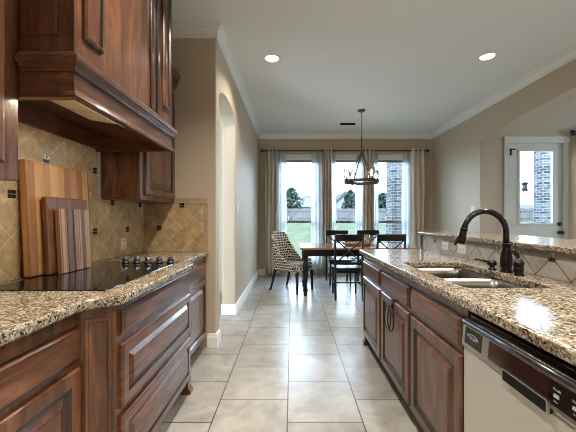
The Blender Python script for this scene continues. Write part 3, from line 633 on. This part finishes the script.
def lettering(name, txt, y, z, size, parent, m_='white_print', x=None):
    c = bpy.data.curves.new(name, 'FONT'); c.body = txt; c.size = size; c.align_x = 'CENTER'; c.align_y = 'CENTER'; c.extrude = 0.0002
    c.materials.append(M[m_]); o0 = bpy.data.objects.new(name + '_curve', c); me = bpy.data.meshes.new_from_object(o0); bpy.data.objects.remove(o0)
    o = bpy.data.objects.new(name, me); COL.objects.link(o)
    o.location = Vector((fx(z) - 0.0022 if x is None else x, y, z)) - Vector(parent.location); o.rotation_euler = (PI / 2, 0, -PI / 2); o.parent = parent; return o
lettering('badge_lettering', 'Whirlpool', 1.135, 0.779, 0.0165, t)
MB().tube([(fx(0.781) - 0.002, 1.135 + 0.028 * math.cos(a), 0.780 + 0.010 * math.sin(a)) for a in [PI * 0.15 + 1.6 * PI * k / 20 for k in range(21)]], 0.0008, 6).build('badge_swirl', 'white_print', t)
for yy in (0.775, 0.722, 0.668):
    strip('key', yy - 0.008, yy + 0.008, 0.768, 0.777, 'white_print', 0.0022); lettering('key_lettering', 'Wash' if yy > 0.75 else ('Heat' if yy > 0.7 else 'Start'), yy, 0.788, 0.010, t)
    lettering('key_lettering', 'Dry' if yy < 0.75 else 'Rinse', yy, 0.759, 0.006, t)

# counter with sink cut-out
SX0, SX1, SY0, SY1 = 0.772, 1.178, 1.365, 2.165
def rrect(x0, x1, y0, y1, r, n=6):
    out = []
    for cx, cy, a0 in ((x1 - r, y1 - r, 0), (x0 + r, y1 - r, PI / 2), (x0 + r, y0 + r, PI), (x1 - r, y0 + r, 1.5 * PI)):
        out += [(cx + r * math.cos(a0 + PI / 2 * k / n), cy + r * math.sin(a0 + PI / 2 * k / n)) for k in range(n + 1)]
    return out
def holed_slab(name, outer, inner, z0, z1, m_, bevel):
    bm = bmesh.new()
    rings = []
    for z in (z0, z1):
        rr = []
        for lp in (outer, inner):
            vs_ = [bm.verts.new((*p, z)) for p in lp]; es = [bm.edges.new((vs_[k], vs_[(k + 1) % len(vs_)])) for k in range(len(vs_))]; rr.append((vs_, es))
        bmesh.ops.triangle_fill(bm, use_beauty=True, edges=rr[0][1] + rr[1][1]); rings.append(rr)
    for j in range(2):
        a, b_ = rings[0][j][0], rings[1][j][0]
        for k in range(len(a)): bm.faces.new((a[k], a[(k + 1) % len(a)], b_[(k + 1) % len(a)], b_[k]))
    bmesh.ops.recalc_face_normals(bm, faces=bm.faces)
    me = bpy.data.meshes.new(name); bm.to_mesh(me); bm.free(); me.materials.append(M[m_]); o = bpy.data.objects.new(name, me); COL.objects.link(o)
    b_ = o.modifiers.new('soft_edges', 'BEVEL'); b_.width = bevel; b_.segments = 3; b_.limit_method = 'ANGLE'; b_.angle_limit = math.radians(50)
    return o
tag(holed_slab('granite_countertop', [(0.662, 0.15), (1.334, 0.15), (1.334, 3.05), (0.70, 3.05), (0.672, 3.04), (0.662, 3.01)], rrect(SX0, SX1, SY0, SY1, 0.045), 0.874, 0.914, 'granite', 0.010), 'lower speckled granite peninsula countertop with the sink cut into it', 'countertop')
# sink: two bowls, each an open shell
t = thing('kitchen_sink', 'double bowl stainless steel sink in the granite peninsula', 'sink', (0.975, 1.76, 0.70))
def bowl(y0, y1, depth):
    lo = rrect(SX0 + 0.002, SX1 - 0.002, y0, y1, 0.043); n = len(lo); cx, cy = (SX0 + SX1) / 2, (y0 + y1) / 2
    def ring(sc, z): return [(cx + (x - cx) * sc, cy + (y - cy) * sc, z) for x, y in lo]
    rows = [ring(1.0, 0.8735), ring(1.0, 0.80), ring(0.985, 0.874 - depth + 0.03), ring(0.92, 0.874 - depth + 0.006), ring(0.75, 0.874 - depth), ring(0.12, 0.874 - depth - 0.004)]
    outs = [ring(0.14, 0.874 - depth - 0.010), ring(0.76, 0.874 - depth - 0.006), ring(0.945, 0.874 - depth + 0.0), ring(1.0, 0.874 - depth + 0.03), ring(1.012, 0.80), ring(1.012, 0.8735)]
    mb = MB()
    for grp, sm in ((rows, True), (outs, True), ([outs[-1], rows[0]], False)):
        fs = [(i * n + k, i * n + (k + 1) % n, (i + 1) * n + (k + 1) % n, (i + 1) * n + k) for i in range(len(grp) - 1) for k in range(n)]
        mb.add([p for r in grp for p in r], fs, 0, sm)
    mb.add(rows[-1], [tuple(range(n))]); mb.add(outs[0], [tuple(range(n - 1, -1, -1))]); return mb
for y0, y1, dp in ((SY0 + 0.002, 1.760, 0.19), (1.782, SY1 - 0.002, 0.21)):
    bw = bowl(y0, y1, dp).build('basin', 'sinksteel', t)
    cx, cy = (SX0 + SX1) / 2, (y0 + y1) / 2
    MB().lathe([(0.047, 0.874 - dp - 0.002), (0.044, 0.874 - dp + 0.002), (0.030, 0.874 - dp - 0.003), (0.004, 0.874 - dp - 0.003)], (cx, cy, 0), 20, cap=False).build('drain', 'chrome', bw)
MB().box(SX0 + 0.02, SX1 - 0.02, 1.7605, 1.7815, 0.835, 0.862).build('divider', 'sinksteel', t, bevel=0.008, seg=3)

# faucet
t = thing('gooseneck_faucet', 'tall dark bronze gooseneck faucet behind the sink', 'faucet', (1.235, 1.765, 0.914))
fxx, fy = 1.235, 1.765
MB().lathe([(0.034, 0.914), (0.034, 0.922), (0.026, 0.930), (0.030, 0.95), (0.032, 0.985), (0.029, 1.02), (0.023, 1.05), (0.021, 1.065), (0.025, 1.07), (0.025, 1.078), (0.018, 1.082)], (fxx, fy, 0), 24).build('body', 'bronze', t)
R = 0.122
pts = [(fxx, fy, 1.075), (fxx, fy, 1.11), (fxx, fy, 1.142)] + [(fxx - R + R * math.cos(a), fy, 1.142 + R * math.sin(a)) for a in [PI * k / 24 * 0.94 for k in range(1, 25)]]
MB().tube(pts, 0.0165, 16).build('spout', 'bronze', t)
e = Vector(pts[-1]); d = (Vector(pts[-1]) - Vector(pts[-2])).normalized()
MB().tube([e - d * 0.004, e + d * 0.012, e + d * 0.014, e + d * 0.03, e + d * 0.06, e + d * 0.085, e + d * 0.09], [0.02, 0.021, 0.017, 0.021, 0.0235, 0.022, 0.014], 18).build('spray_head', 'bronze', t)
MB().tube([e + d * 0.05 + Vector((-0.022, 0, 0)), e + d * 0.10 + Vector((-0.028, 0, 0))], [0.008, 0.006], 8).build('spray_trigger', 'bronze', t)
lv = MB().lathe([(0.024, 0.914), (0.024, 0.921), (0.014, 0.927), (0.013, 0.936), (0.024, 0.942), (0.027, 0.955), (0.021, 0.968), (0.008, 0.974)], (1.205, 1.845, 0), 20).build('handle_base', 'bronze', t)
MB().tube([(1.195, 1.845, 0.960), (1.15, 1.85, 0.968), (1.105, 1.855, 0.978)], [0.007, 0.006, 0.0045], 10).build('lever', 'bronze', lv)
t = thing('soap_dispenser', 'short dark bronze soap dispenser right of the faucet', 'soap dispenser', (1.225, 1.655, 0.914))
MB().lathe([(0.026, 0.914), (0.027, 0.92), (0.022, 0.926), (0.024, 0.945), (0.026, 0.955), (0.022, 0.962), (0.026, 0.97), (0.026, 0.985), (0.021, 0.993), (0.015, 0.998), (0.012, 1.01)], (1.225, 1.655, 0), 22).build('base', 'bronze', t)
MB().tube([(1.225, 1.655, 1.004), (1.219, 1.658, 1.024), (1.205, 1.66, 1.040), (1.192, 1.66, 1.048), (1.184, 1.66, 1.045)], [0.010, 0.011, 0.013, 0.012, 0.007], 12).build('spout', 'bronze', t)

# pony wall, its tile, bar top
PW0, PW1 = 1.335, 1.50; PWE = 3.13; BZ = 1.085
struct(MB().box(PW0 + 0.011, PW1, 0.15, PWE, 0, BZ - 0.032).build('wall_peninsula', 'wall'))
tag(MB().box(PW0 - 0.012, PW1 + 0.01, PWE, PWE + 0.045, 0, BZ - 0.032).build('corner_post', 'alder_dark', bevel=0.004), 'dark wood post finishing the end of the raised bar wall', 'post')
t = thing('tile_backsplash', 'grey diagonal tile backsplash under the raised bar behind the sink', 'backsplash', (PW0, 1.6, 0.914))
MB().box(PW0, PW0 + 0.011, 0.15, PWE, 0.914, 1.030).build('tiles', 'tile_pony', t)
MB().box(PW0 - 0.001, PW0 + 0.011, 0.15, PWE, 1.030, BZ - 0.032).build('border_tiles', 'tile_band', t)
for k in range(-2, 4): accent('x', (PW0, 1.571 + 0.43 * k, 1.022), t, (0, 1, 2, 3) if k == 1 else (2, 3), face=-1)
tag(MB().prism([(1.30, 0.15), (1.86, 0.15), (1.86, 3.17), (1.84, 3.20), (1.32, 3.20), (1.30, 3.18)], 'z', BZ - 0.032, BZ).build('bar_top', 'granite', bevel=0.009, seg=3), 'raised speckled granite bar top above the sink backsplash', 'countertop')
outlet('power_outlet', 'white outlet on the grey tile under the bar, the farther of two', 'outlet', 'x', (PW0, 2.66, 0.982), 0.115, 0.072, 'white_plastic', sgn=-1, group='outlets under the raised bar')
outlet('power_outlet', 'white outlet on the grey tile under the bar, nearer the faucet', 'outlet', 'x', (PW0, 2.40, 0.980), 0.115, 0.072, 'white_plastic', sgn=-1, group='outlets under the raised bar')

# ------------------------------------------------------------------ dining table and chairs
TX0, TX1, TY0, TY1, TZ = 0.13, 2.08, 4.70, 5.62, 0.765
t = thing('dining_table', 'long dining table with brown wood top and black turned legs', 'table', (1.1, 5.16, 0))
MB().box(TX0, TX1, TY0, TY1, TZ - 0.032, TZ).build('tabletop', 'tabletop', t, bevel=0.008, seg=3)
mb = MB(); i = 0.06
mb.box(TX0 + i, TX1 - i, TY0 + i, TY0 + i + 0.022, TZ - 0.135, TZ - 0.032).box(TX0 + i, TX1 - i, TY1 - i - 0.022, TY1 - i, TZ - 0.135, TZ - 0.032)
mb.box(TX0 + i, TX0 + i + 0.022, TY0 + i + 0.022, TY1 - i - 0.022, TZ - 0.135, TZ - 0.032).box(TX1 - i - 0.022, TX1 - i, TY0 + i + 0.022, TY1 - i - 0.022, TZ - 0.135, TZ - 0.032)
mb.build('apron', 'black', t)
LEG = [(0.018, 0.0), (0.024, 0.01), (0.026, 0.03), (0.018, 0.045), (0.021, 0.05), (0.031, 0.075), (0.031, 0.095), (0.020, 0.118), (0.026, 0.128), (0.020, 0.138), (0.022, 0.20), (0.032, 0.34), (0.039, 0.43), (0.040, 0.47), (0.030, 0.52), (0.021, 0.545), (0.034, 0.555), (0.034, 0.57), (0.022, 0.582), (0.036, 0.60), (0.036, 0.63)]
LEG = [(r * 1.25, h) for r, h in LEG]
for lx in (TX0 + 0.085, TX1 - 0.085):
    for ly in (TY0 + 0.125, TY1 - 0.125):
        MB().lathe(LEG, (lx, ly, 0), 20).box(lx - 0.038, lx + 0.038, ly - 0.038, ly + 0.038, 0.628, TZ - 0.032).build('leg', 'black', t)
# cross-back chair, facing +Y in its own frame
def cross_chair(loc, rz, label, group):
    t = thing('dining_chair', label, 'chair', loc, rz, group)
    w = 0.205; yb = -0.215
    mb = MB().prism([(-0.20, -0.19), (0.20, -0.19), (0.215, 0.20), (0.17, 0.225), (-0.17, 0.225), (-0.215, 0.20)], 'z', 0.44, 0.468); local(mb, 'seat', 'black', t, bevel=0.01, seg=3)
    for s in (-1, 1):
        local(MB().tube([(s * 0.185, 0.185, 0), (s * 0.182, 0.183, 0.44)], [0.015, 0.021], 8), 'leg', 'black', t)
        local(MB().tube([(s * (w - 0.003), yb - 0.035, 0), (s * w, yb, 0.30), (s * w, yb + 0.008, 0.47), (s * w, yb - 0.01, 0.72), (s * w, yb - 0.045, 0.97)], [0.017, 0.02, 0.021, 0.019, 0.015], 8), 'back_post', 'black', t)
        local(MB().tube([(s * 0.19, -0.22, 0.22), (s * 0.184, 0.18, 0.20)], 0.011, 8), 'stretcher', 'black', t)
        local(MB().tube([(-s * 0.19, yb + 0.0, 0.555), (0, yb - 0.012 - 0.006 * s, 0.73), (s * 0.19, yb - 0.032, 0.895)], 0.012, 8, flat=0.7), 'cross_bar', 'black', t)
    local(MB().tube([(-0.19, -0.20, 0.255), (0.19, -0.20, 0.255)], 0.011, 8), 'stretcher', 'black', t)
    n = 10; v = []
    for z, yy in ((0.885, -0.034), (0.985, -0.048)):
        for th in (0, 0.022):
            v += [(-w - 0.012 + (2 * w + 0.024) * k / n, yb + yy - 0.02 * (1 - (2 * k / n - 1) ** 2) - 0.011 + th, z) for k in range(n + 1)]
    m_ = n + 1; fs = []
    for k in range(n): fs += [(k, k + 1, 2 * m_ + k + 1, 2 * m_ + k), (m_ + k + 1, m_ + k, 3 * m_ + k, 3 * m_ + k + 1), (k + 1, k, m_ + k, m_ + k + 1), (2 * m_ + k, 2 * m_ + k + 1, 3 * m_ + k + 1, 3 * m_ + k)]
    fs += [(0, 2 * m_, 3 * m_, m_), (n, m_ + n, 3 * m_ + n, 2 * m_ + n)]
    mb = MB(); mb.add(v, fs); local(mb, 'top_rail', 'black', t, bevel=0.005)
    local(MB().box(-w, w, yb - 0.008, yb + 0.012, 0.525, 0.56), 'lower_rail', 'black', t, bevel=0.004)
    local(MB().box(-0.18, 0.18, 0.17, 0.188, 0.395, 0.44).box(-0.18, 0.18, -0.205, -0.187, 0.395, 0.44), 'seat_rail', 'black', t)
    return t
G = 'black cross-back dining chairs'
c0 = cross_chair((0.85, 4.79, 0), 0, 'black cross-back chair seen whole from behind on the near side of the table', G)
dup(c0, (1.475, 4.79, 0), 0, 'black cross-back chair whose back rises behind the granite counter corner', G)
dup(c0, (0.875, 5.73, 0), PI, 'black cross-back chair across the table, behind the wholly visible chair', G)
dup(c0, (1.49, 5.73, 0), PI, 'black cross-back chair across the table, behind the bowl and candle', G)
# checked head chair, facing +Y in its own frame
t = thing('upholstered_chair', 'black and cream checked upholstered chair with sloping arms at the table head', 'chair', (0.005, 5.215, 0), math.atan2(-0.33, 0.43) - PI / 2)
w = 0.25
mb = MB().box(-w + 0.055, w - 0.055, -0.20, 0.29, 0.345, 0.465)
local(mb, 'seat_base', 'hound_seat', t, bevel=0.02, seg=3)
local(MB().box(-w + 0.057, w - 0.057, -0.18, 0.28, 0.465, 0.478), 'seat_pad', 'seat_top', t, bevel=0.006)
# back and arms: one swept U shell whose top edge slopes down along the arms
path = [(-w, 0.20), (-w, 0.05), (-w, -0.10), (-w + 0.01, -0.18), (-w + 0.05, -0.235), (-0.12, -0.26), (0, -0.265), (0.12, -0.26), (w - 0.05, -0.235), (w - 0.01, -0.18), (w, -0.10), (w, 0.05), (w, 0.20)]
tops = [0.475, 0.49, 0.65, 0.81, 0.955, 0.99, 0.992, 0.99, 0.955, 0.81, 0.65, 0.49, 0.475]
v = []; nP = len(path); ROWS = 8; th = 0.05
for side in (0, 1):
    for r_ in range(ROWS + 1):
        for k, (x, y) in enumerate(path):
            z = 0.35 + (tops[k] - 0.35) * r_ / ROWS
            lean = -0.085 * max(0.0, (z - 0.45)) / 0.54 * (1.0 if 3 <= k <= 9 else 0.55)
            ins = 0.0
            px, py = x, y
            if side:
                a_ = Vector(path[max(0, k - 1)]); b_ = Vector(path[min(nP - 1, k + 1)]); dd = (b_ - a_).normalized(); nn = Vector((-dd.y, dd.x)); px, py = x + nn.x * th, y + nn.y * th
            v.append((px, py + lean, z))
fs = []; q = (ROWS + 1) * nP
for r_ in range(ROWS):
    for k in range(nP - 1):
        a_ = r_ * nP + k; fs += [(a_, a_ + 1, a_ + nP + 1, a_ + nP), (q + a_ + 1, q + a_, q + a_ + nP, q + a_ + nP + 1)]
    fs += [(r_ * nP, (r_ + 1) * nP, q + (r_ + 1) * nP, q + r_ * nP), (r_ * nP + nP - 1, q + r_ * nP + nP - 1, q + (r_ + 1) * nP + nP - 1, (r_ + 1) * nP + nP - 1)]
for k in range(nP - 1):
    a_ = ROWS * nP + k; fs += [(a_, a_ + 1, q + a_ + 1, q + a_), (k + 1, k, q + k, q + k + 1)]
mb = MB(); mb.add(v, fs, 0, False); local(mb, 'backrest', 'hound', t, bevel=0.012, seg=3)
for s in (-1, 1):
    local(MB().tube([(s * 0.215, 0.265, 0), (s * 0.21, 0.255, 0.35)], [0.018, 0.028], 8), 'leg', 'black', t)
    local(MB().tube([(s * 0.225, -0.30, 0), (s * 0.215, -0.25, 0.16), (s * 0.20, -0.21, 0.36)], [0.018, 0.023, 0.03], 8), 'leg', 'black', t)

# centrepiece
t = thing('wooden_bowl', 'long shallow wooden bowl of pine cones on the dining table', 'bowl', (1.10, 5.12, TZ))
prof = [(0.04, 0.0), (0.75, 0.0), (0.93, 0.025), (1.0, 0.055), (0.96, 0.057), (0.88, 0.030), (0.7, 0.012), (0.04, 0.010)]
mb = MB().lathe(prof, (0, 0, 0), 32, cap=False); mb.v = [(x * 0.27, y * 0.12, z) for x, y, z in mb.v]; local(mb, 'bowl_body', 'tabletop', t)
rnd = random.Random(3); cones = []
for k in range(400):
    a = rnd.uniform(0, 2 * PI); rr = math.sqrt(rnd.random()); r_ = rnd.uniform(0.024, 0.031)
    x, y = 1.10 + 0.225 * rr * math.cos(a), 5.12 + 0.085 * rr * math.sin(a)
    if len(cones) < 18 and all((x - p) ** 2 + (y - q_) ** 2 > (1.05 * (r_ + w_)) ** 2 for p, q_, w_ in cones):
        cones.append((x, y, r_))
for k, (x, y, r_) in enumerate(cones):
    tag(MB().ball((0, 0, 0), r_, 10, 0, 1.3).build('pine_cone', 'cone_pale' if k % 3 == 0 else 'cone'), 'one of the small brown pine cones heaped in the wooden table bowl', 'pine cone', 'pine cones in the table bowl').location = (x, y, TZ + 0.0125 + r_ * 1.3 + 0.035 * min(1, ((x - 1.1) / 0.27) ** 2 + ((y - 5.12) / 0.12) ** 2))
t = thing('candle_jar', 'clear glass candle jar beside the wooden bowl on the table', 'candle', (1.30, 5.36, TZ))
local(MB().lathe([(0.05, 0), (0.058, 0.004), (0.06, 0.03), (0.06, 0.17), (0.057, 0.17), (0.056, 0.03), (0.05, 0.008), (0.002, 0.008)], (0, 0, 0), 24, cap=False), 'glass_jar', 'shade_glass', t)
local(MB().lathe([(0.04, 0.0081), (0.04, 0.10), (0.036, 0.104), (0.004, 0.102), (0.002, 0.118)], (0, 0, 0), 20), 'candle_wax', 'candle', t)

# ------------------------------------------------------------------ chandelier
CX, CY, RZ, RR = 1.17, 5.15, 1.835, 0.285
t = thing('chandelier', 'dark iron ring chandelier with glass shades above the dining table', 'chandelier', (CX, CY, H))
MB().lathe([(0.065, H), (0.065, H - 0.012), (0.05, H - 0.025), (0.012, H - 0.035)], (CX, CY, 0), 24).build('canopy', 'lampiron', t)
mb = MB(); z = H - 0.035; k = 0
while z > 2.60:
    mb.tube([(CX + (0.009 * math.cos(a) if k % 2 else 0), CY + (0 if k % 2 else 0.009 * math.cos(a)), z - 0.019 + 0.021 * math.sin(a)) for a in [2 * PI * j / 10 for j in range(10)]], 0.003, 6, closed=True); z -= 0.033; k += 1
mb.build('chain', 'lampiron', t)
MB().tube([(CX, CY, z + 0.012), (CX, CY, 2.30)], 0.009, 10).build('stem', 'lampiron', t)
MB().lathe([(0.012, 2.34), (0.030, 2.335), (0.034, 2.30), (0.028, 2.27), (0.01, 2.262)], (CX, CY, 0), 18).build('hub', 'lampiron', t)
mb = MB().lathe([(RR - 0.008, RZ - 0.022), (RR + 0.008, RZ - 0.022), (RR + 0.008, RZ + 0.022), (RR - 0.008, RZ + 0.022), (RR - 0.008, RZ - 0.022)], (CX, CY, 0), 48, cap=False); mb.build('ring', 'lampiron', t)
mb = MB()
for k in range(4):
    a = math.radians(20 + 90 * k); c, s = math.cos(a), math.sin(a); x, y = CX + RR * c, CY + RR * s
    MB().tube([(CX + 0.02 * c, CY + 0.02 * s, 2.30), (CX + (RR - 0.02) * c, CY + (RR - 0.02) * s, RZ + 0.012)], 0.009, 8).build('arm', 'lampiron', t)
    hd = MB().lathe([(0.018, RZ - 0.03), (0.030, RZ - 0.022), (0.034, RZ + 0.012), (0.052, RZ + 0.020), (0.052, RZ + 0.028), (0.014, RZ + 0.03), (0.014, RZ + 0.07)], (x, y, 0), 18).build('lamp_holder', 'lampiron', t)
    MB().lathe([(0.050, RZ + 0.029), (0.053, RZ + 0.20), (0.050, RZ + 0.20), (0.047, RZ + 0.033)], (x, y, 0), 22, cap=False).build('glass_shade', 'shade_glass', hd)
    MB().lathe([(0.010, RZ + 0.07), (0.022, RZ + 0.10), (0.024, RZ + 0.12), (0.012, RZ + 0.15), (0.003, RZ + 0.16)], (x, y, 0), 14).build('bulb', 'bulb', hd)

# ------------------------------------------------------------------ curtains
RODZ, RODY = 2.645, 6.465
t = thing('curtain_rod', 'long dark curtain rod across the three dining windows', 'curtain rod', (1.1, RODY, RODZ))
MB().tube([(-0.60, RODY, RODZ), (2.83, RODY, RODZ)], 0.012, 10).build('rod', 'iron', t)
for x, s in ((-0.60, -1), (2.83, 1)):
    MB().lathe([(0.012, 0), (0.020, s * 0.006), (0.012, s * 0.014), (0.026, s * 0.028), (0.030, s * 0.042), (0.024, s * 0.058), (0.006, s * 0.066)], (x, RODY, RODZ), 16, axis='x').build('finial', 'iron', t)
for x in (-0.52, 0.66, 1.635, 2.76):
    MB().box(x - 0.008, x + 0.008, RODY - 0.004, YB, RODZ - 0.02, RODZ - 0.011).box(x - 0.012, x + 0.012, YB - 0.006, YB, RODZ - 0.05, RODZ + 0.03).build('bracket', 'iron', t)
def curtain(name, label, cat, x0, x1, y, folds, amp, z0, z1, m_, group, flare=1.0):
    n = folds * 10; rows = 12; v = []; fs = []; rn = random.Random(hash(label) % 999); ph = rn.uniform(0, 6); cx = (x0 + x1) / 2
    for r_ in range(rows + 1):
        tz = r_ / rows; z = z0 + (z1 - z0) * tz; wd = 1.0 + (flare - 1.0) * (1 - tz)
        for k in range(n + 1):
            u = k / n; x = cx + ((x0 + (x1 - x0) * u) - cx) * wd
            v.append((x + 0.006 * math.sin(3 * z + k), y + amp * math.sin(2 * PI * folds * u + ph + 0.25 * math.sin(2.2 * z + ph)) * (0.85 + 0.15 * math.sin(9 * u + ph)), z))
    for r_ in range(rows):
        for k in range(n): a = r_ * (n + 1) + k; fs.append((a, a + 1, a + n + 2, a + n + 1))
    mb = MB(); mb.add(v, fs, 0, True); o = mb.build(name, m_)
    so = o.modifiers.new('cloth_thickness', 'SOLIDIFY'); so.thickness = 0.003
    return tag(o, label, cat, group)
GD, GS = 'beige drapes at the dining windows', 'white sheers at the dining windows'
def X(px, d): return (px - VX) / F * d
for a, b, lab in ((265.5, 277, 'beige drape panel at the left end of the dining rod'), (323, 331.5, 'beige drape panel between the left and middle dining windows'), (363.5, 374, 'beige drape panel between the middle and right dining windows, behind the chandelier'), (411, 425, 'beige drape panel at the right end of the dining rod')):
    curtain('drape', lab, 'curtain', X(a, RODY), X(b, RODY), RODY, 3, 0.05, 0.02, RODZ + 0.045, 'drape', GD)
SY = 6.54
for a, b, lab in ((277, 286.5, 'white sheer over the left side of the left dining window'), (311.5, 322.5, 'white sheer over the right side of the left dining window'), (329, 336, 'white sheer over the left side of the middle dining window'), (355.5, 363.5, 'white sheer over the right side of the middle dining window'), (371.5, 378, 'white sheer over the left side of the right dining window'), (402, 412.5, 'white sheer over the right side of the right dining window, past the brick')):
    curtain('sheer_curtain', lab, 'curtain', X(a, SY), X(b, SY), SY, 3, 0.016, 0.02, 2.61, 'sheer', GS, 1.05)
tag(MB().tube([(-0.42, SY, 2.615), (2.70, SY, 2.615)], 0.005, 8).build('sheer_rod', 'trim'), 'thin white rod carrying the sheer curtains behind the drapes', 'curtain rod')
t = thing('curtain_rod', 'dark curtain rod with ball end beside the glazed door', 'curtain rod', (5.5, 4.95, 2.62))
MB().tube([(4.55, 4.94, 2.615), (6.5, 4.94, 2.615)], 0.013, 10).build('rod', 'iron', t)
MB().ball((4.53, 4.94, 2.615), 0.034, 14).build('finial', 'iron', t); MB().box(4.60, 4.62, 4.94, 5.05, 2.58, 2.60).box(6.40, 6.42, 4.94, 5.05, 2.58, 2.60).build('bracket', 'iron', t)
curtain('drape', 'beige drape panel right of the glazed door at the photo edge', 'curtain', 4.60, 5.0, 4.94, 4, 0.04, 0.02, 2.66, 'drape', None)

# ------------------------------------------------------------------ outdoors
def gz(y): return -0.15 if y < 12 else -0.15 + 1.1 * min(1.0, (y - 12) / 13.0)
v = []; fs = []; ys = [5.2, 6.74, 12, 15, 18, 21, 25, 60, 120]
for k, y in enumerate(ys):
    for x in (-80, 120): v.append((x, y if k else 5.2, gz(y)))
for k in range(len(ys) - 1): fs.append((2 * k, 2 * k + 1, 2 * k + 3, 2 * k + 2))
mb = MB(); mb.add(v, fs); struct(mb.build('lawn', 'lawn'))
FY = 25.5
mb = MB(); x = -12.0
while x < 34: mb.box(x, x + 0.135, FY, FY + 0.02, gz(FY), 2.02 + 0.02 * math.sin(x * 7)); x += 0.15
mb.box(-12, 34, FY - 0.05, FY - 0.001, 1.2, 1.28).box(-12, 34, FY - 0.05, FY - 0.001, 1.8, 1.88)
tag(mb.build('wood_fence', 'fence'), 'weathered wood board fence along the far side of the lawn', 'fence')
def house(label, x0, x1, y0, y1, ez, rz_, gable_front, wins):
    t = thing('house', label, 'house', ((x0 + x1) / 2, y0, gz(y0)), group='houses beyond the fence')
    cx = (x0 + x1) / 2
    if gable_front:
        MB().prism([(x0, gz(y0)), (x1, gz(y0)), (x1, ez), (cx, rz_), (x0, ez)], 'y', y0, y1).build('walls', 'siding', t)
        MB().prism([(x0 - 0.5, ez - 0.25), (cx, rz_ + 0.1), (x1 + 0.5, ez - 0.25), (x1 + 0.5, ez + 0.1), (cx, rz_ + 0.5), (x0 - 0.5, ez + 0.1)], 'y', y0 - 0.4, y1 + 0.4).build('roof', 'roofing', t)
    else:
        MB().box(x0, x1, y0, y1, gz(y0), ez).build('walls', 'siding', t)
        cy = (y0 + y1) / 2
        v = [(x0 - .5, y0 - .5, ez), (x1 + .5, y0 - .5, ez), (x1 + .5, y1 + .5, ez), (x0 - .5, y1 + .5, ez), (x0 + (x1 - x0) * .35, cy, rz_), (x1 - (x1 - x0) * .2, cy, rz_)]
        mb = MB(); mb.add(v, [(0, 1, 5, 4), (1, 2, 5), (2, 3, 4, 5), (3, 0, 4), (3, 2, 1, 0)]); mb.build('roof', 'roofing', t)
    for wx0, wx1, wz0, wz1 in wins:
        MB().box(wx0, wx1, y0 - 0.06, y0 - 0.001, wz0, wz1).build('window', 'housewin', t)
    return t
h1 = house('pale house with hipped roof seen through the left dining window', 0.6, 4.9, 46, 56, 3.0, 5.0, False, ((1.1, 1.8, 2.1, 2.8), (2.3, 2.9, 2.1, 2.8), (3.3, 3.9, 2.1, 2.8)))
MB().prism([(1.2, 2.9), (3.4, 2.9), (2.3, 4.3)], 'y', 45.3, 50).build('dormer', 'siding', h1)
house('pale gabled house seen through the middle dining window', 5.9, 9.9, 45, 56, 2.9, 4.75, True, ((7.4, 8.3, 3.1, 3.6),))
house('grey-roofed house seen through the glazed door', 34, 44, 50, 60, 2.6, 3.7, False, ((36, 37, 1.6, 2.4),))
def tree(label, x, y, h, r, seed):
    t = thing('tree', label, 'tree', (x, y, gz(y)), group='trees beyond the fence'); rn = random.Random(seed); b0 = gz(y)
    MB().tube([(x, y, b0), (x + 0.05, y, b0 + h * 0.4), (x, y, b0 + h * 0.85)], [0.14, 0.10, 0.03], 8).build('trunk', 'soil', t)
    mb = MB()
    for k in range(900):
        f = rn.random(); zz = 0.15 + 0.85 * f; rad = r * math.sin(PI * (0.12 + 0.85 * f)) ** 0.7 * math.sqrt(rn.random()) * (0.75 + 0.4 * rn.random()); a = rn.uniform(0, 2 * PI)
        p = Vector((x + rad * math.cos(a), y + rad * math.sin(a), b0 + h * zz)); s = rn.uniform(0.10, 0.22)
        u = Vector((rn.gauss(0, 1), rn.gauss(0, 1), rn.gauss(0, 1))).normalized(); w_ = u.orthogonal().normalized()
        mb.add([p - u * s - w_ * s * .5, p + u * s - w_ * s * .5, p + u * s + w_ * s * .5, p - u * s + w_ * s * .5], [(0, 1, 2, 3)])
    mb.build('foliage', 'leaf', t)
tree('leafy tree left of the house in the left dining window', -0.1, 33, 3.5, 1.2, 1)
tree('small tree right of the gabled house in the middle dining window', 6.5, 34, 3.3, 0.85, 2)
tree('dark green tree beside the brick pillar in the right dining window', 9.8, 33, 2.9, 1.0, 4)
tag(MB().box(2.86, 3.27, 8.75, 9.3, -0.15, 3.3).build('brick_pillar', 'brick'), 'grey brick pillar outside the right dining window', 'pillar')
tag(MB().box(7.38, 8.1, 9.0, 9.35, -0.15, 3.4).build('brick_pillar', 'brick'), 'grey brick pillar outside the glazed door', 'pillar')
t = thing('bird_feeder', 'hanging bird feeder outside the glazed door', 'bird feeder', (4.81, 6.32, 1.75))
MB().tube([(4.81, 5.202, 2.86), (4.81, 6.335, 2.86)], 0.012, 8).build('wall_bracket', 'iron', t)
MB().tube([(4.81, 6.32, 2.855), (4.81, 6.32, 1.98)], 0.006, 6).build('wire', 'iron', t)
MB().lathe([(0.012, 1.98), (0.085, 1.93), (0.06, 1.925)], (4.81, 6.32, 0), 16).build('feeder_roof', 'iron', t)
MB().lathe([(0.05, 1.925), (0.05, 1.79)], (4.81, 6.32, 0), 16).build('seed_tube', 'housewin', t)
MB().lathe([(0.03, 1.79), (0.095, 1.79), (0.095, 1.775), (0.03, 1.765)], (4.81, 6.32, 0), 16).build('tray', 'iron', t)
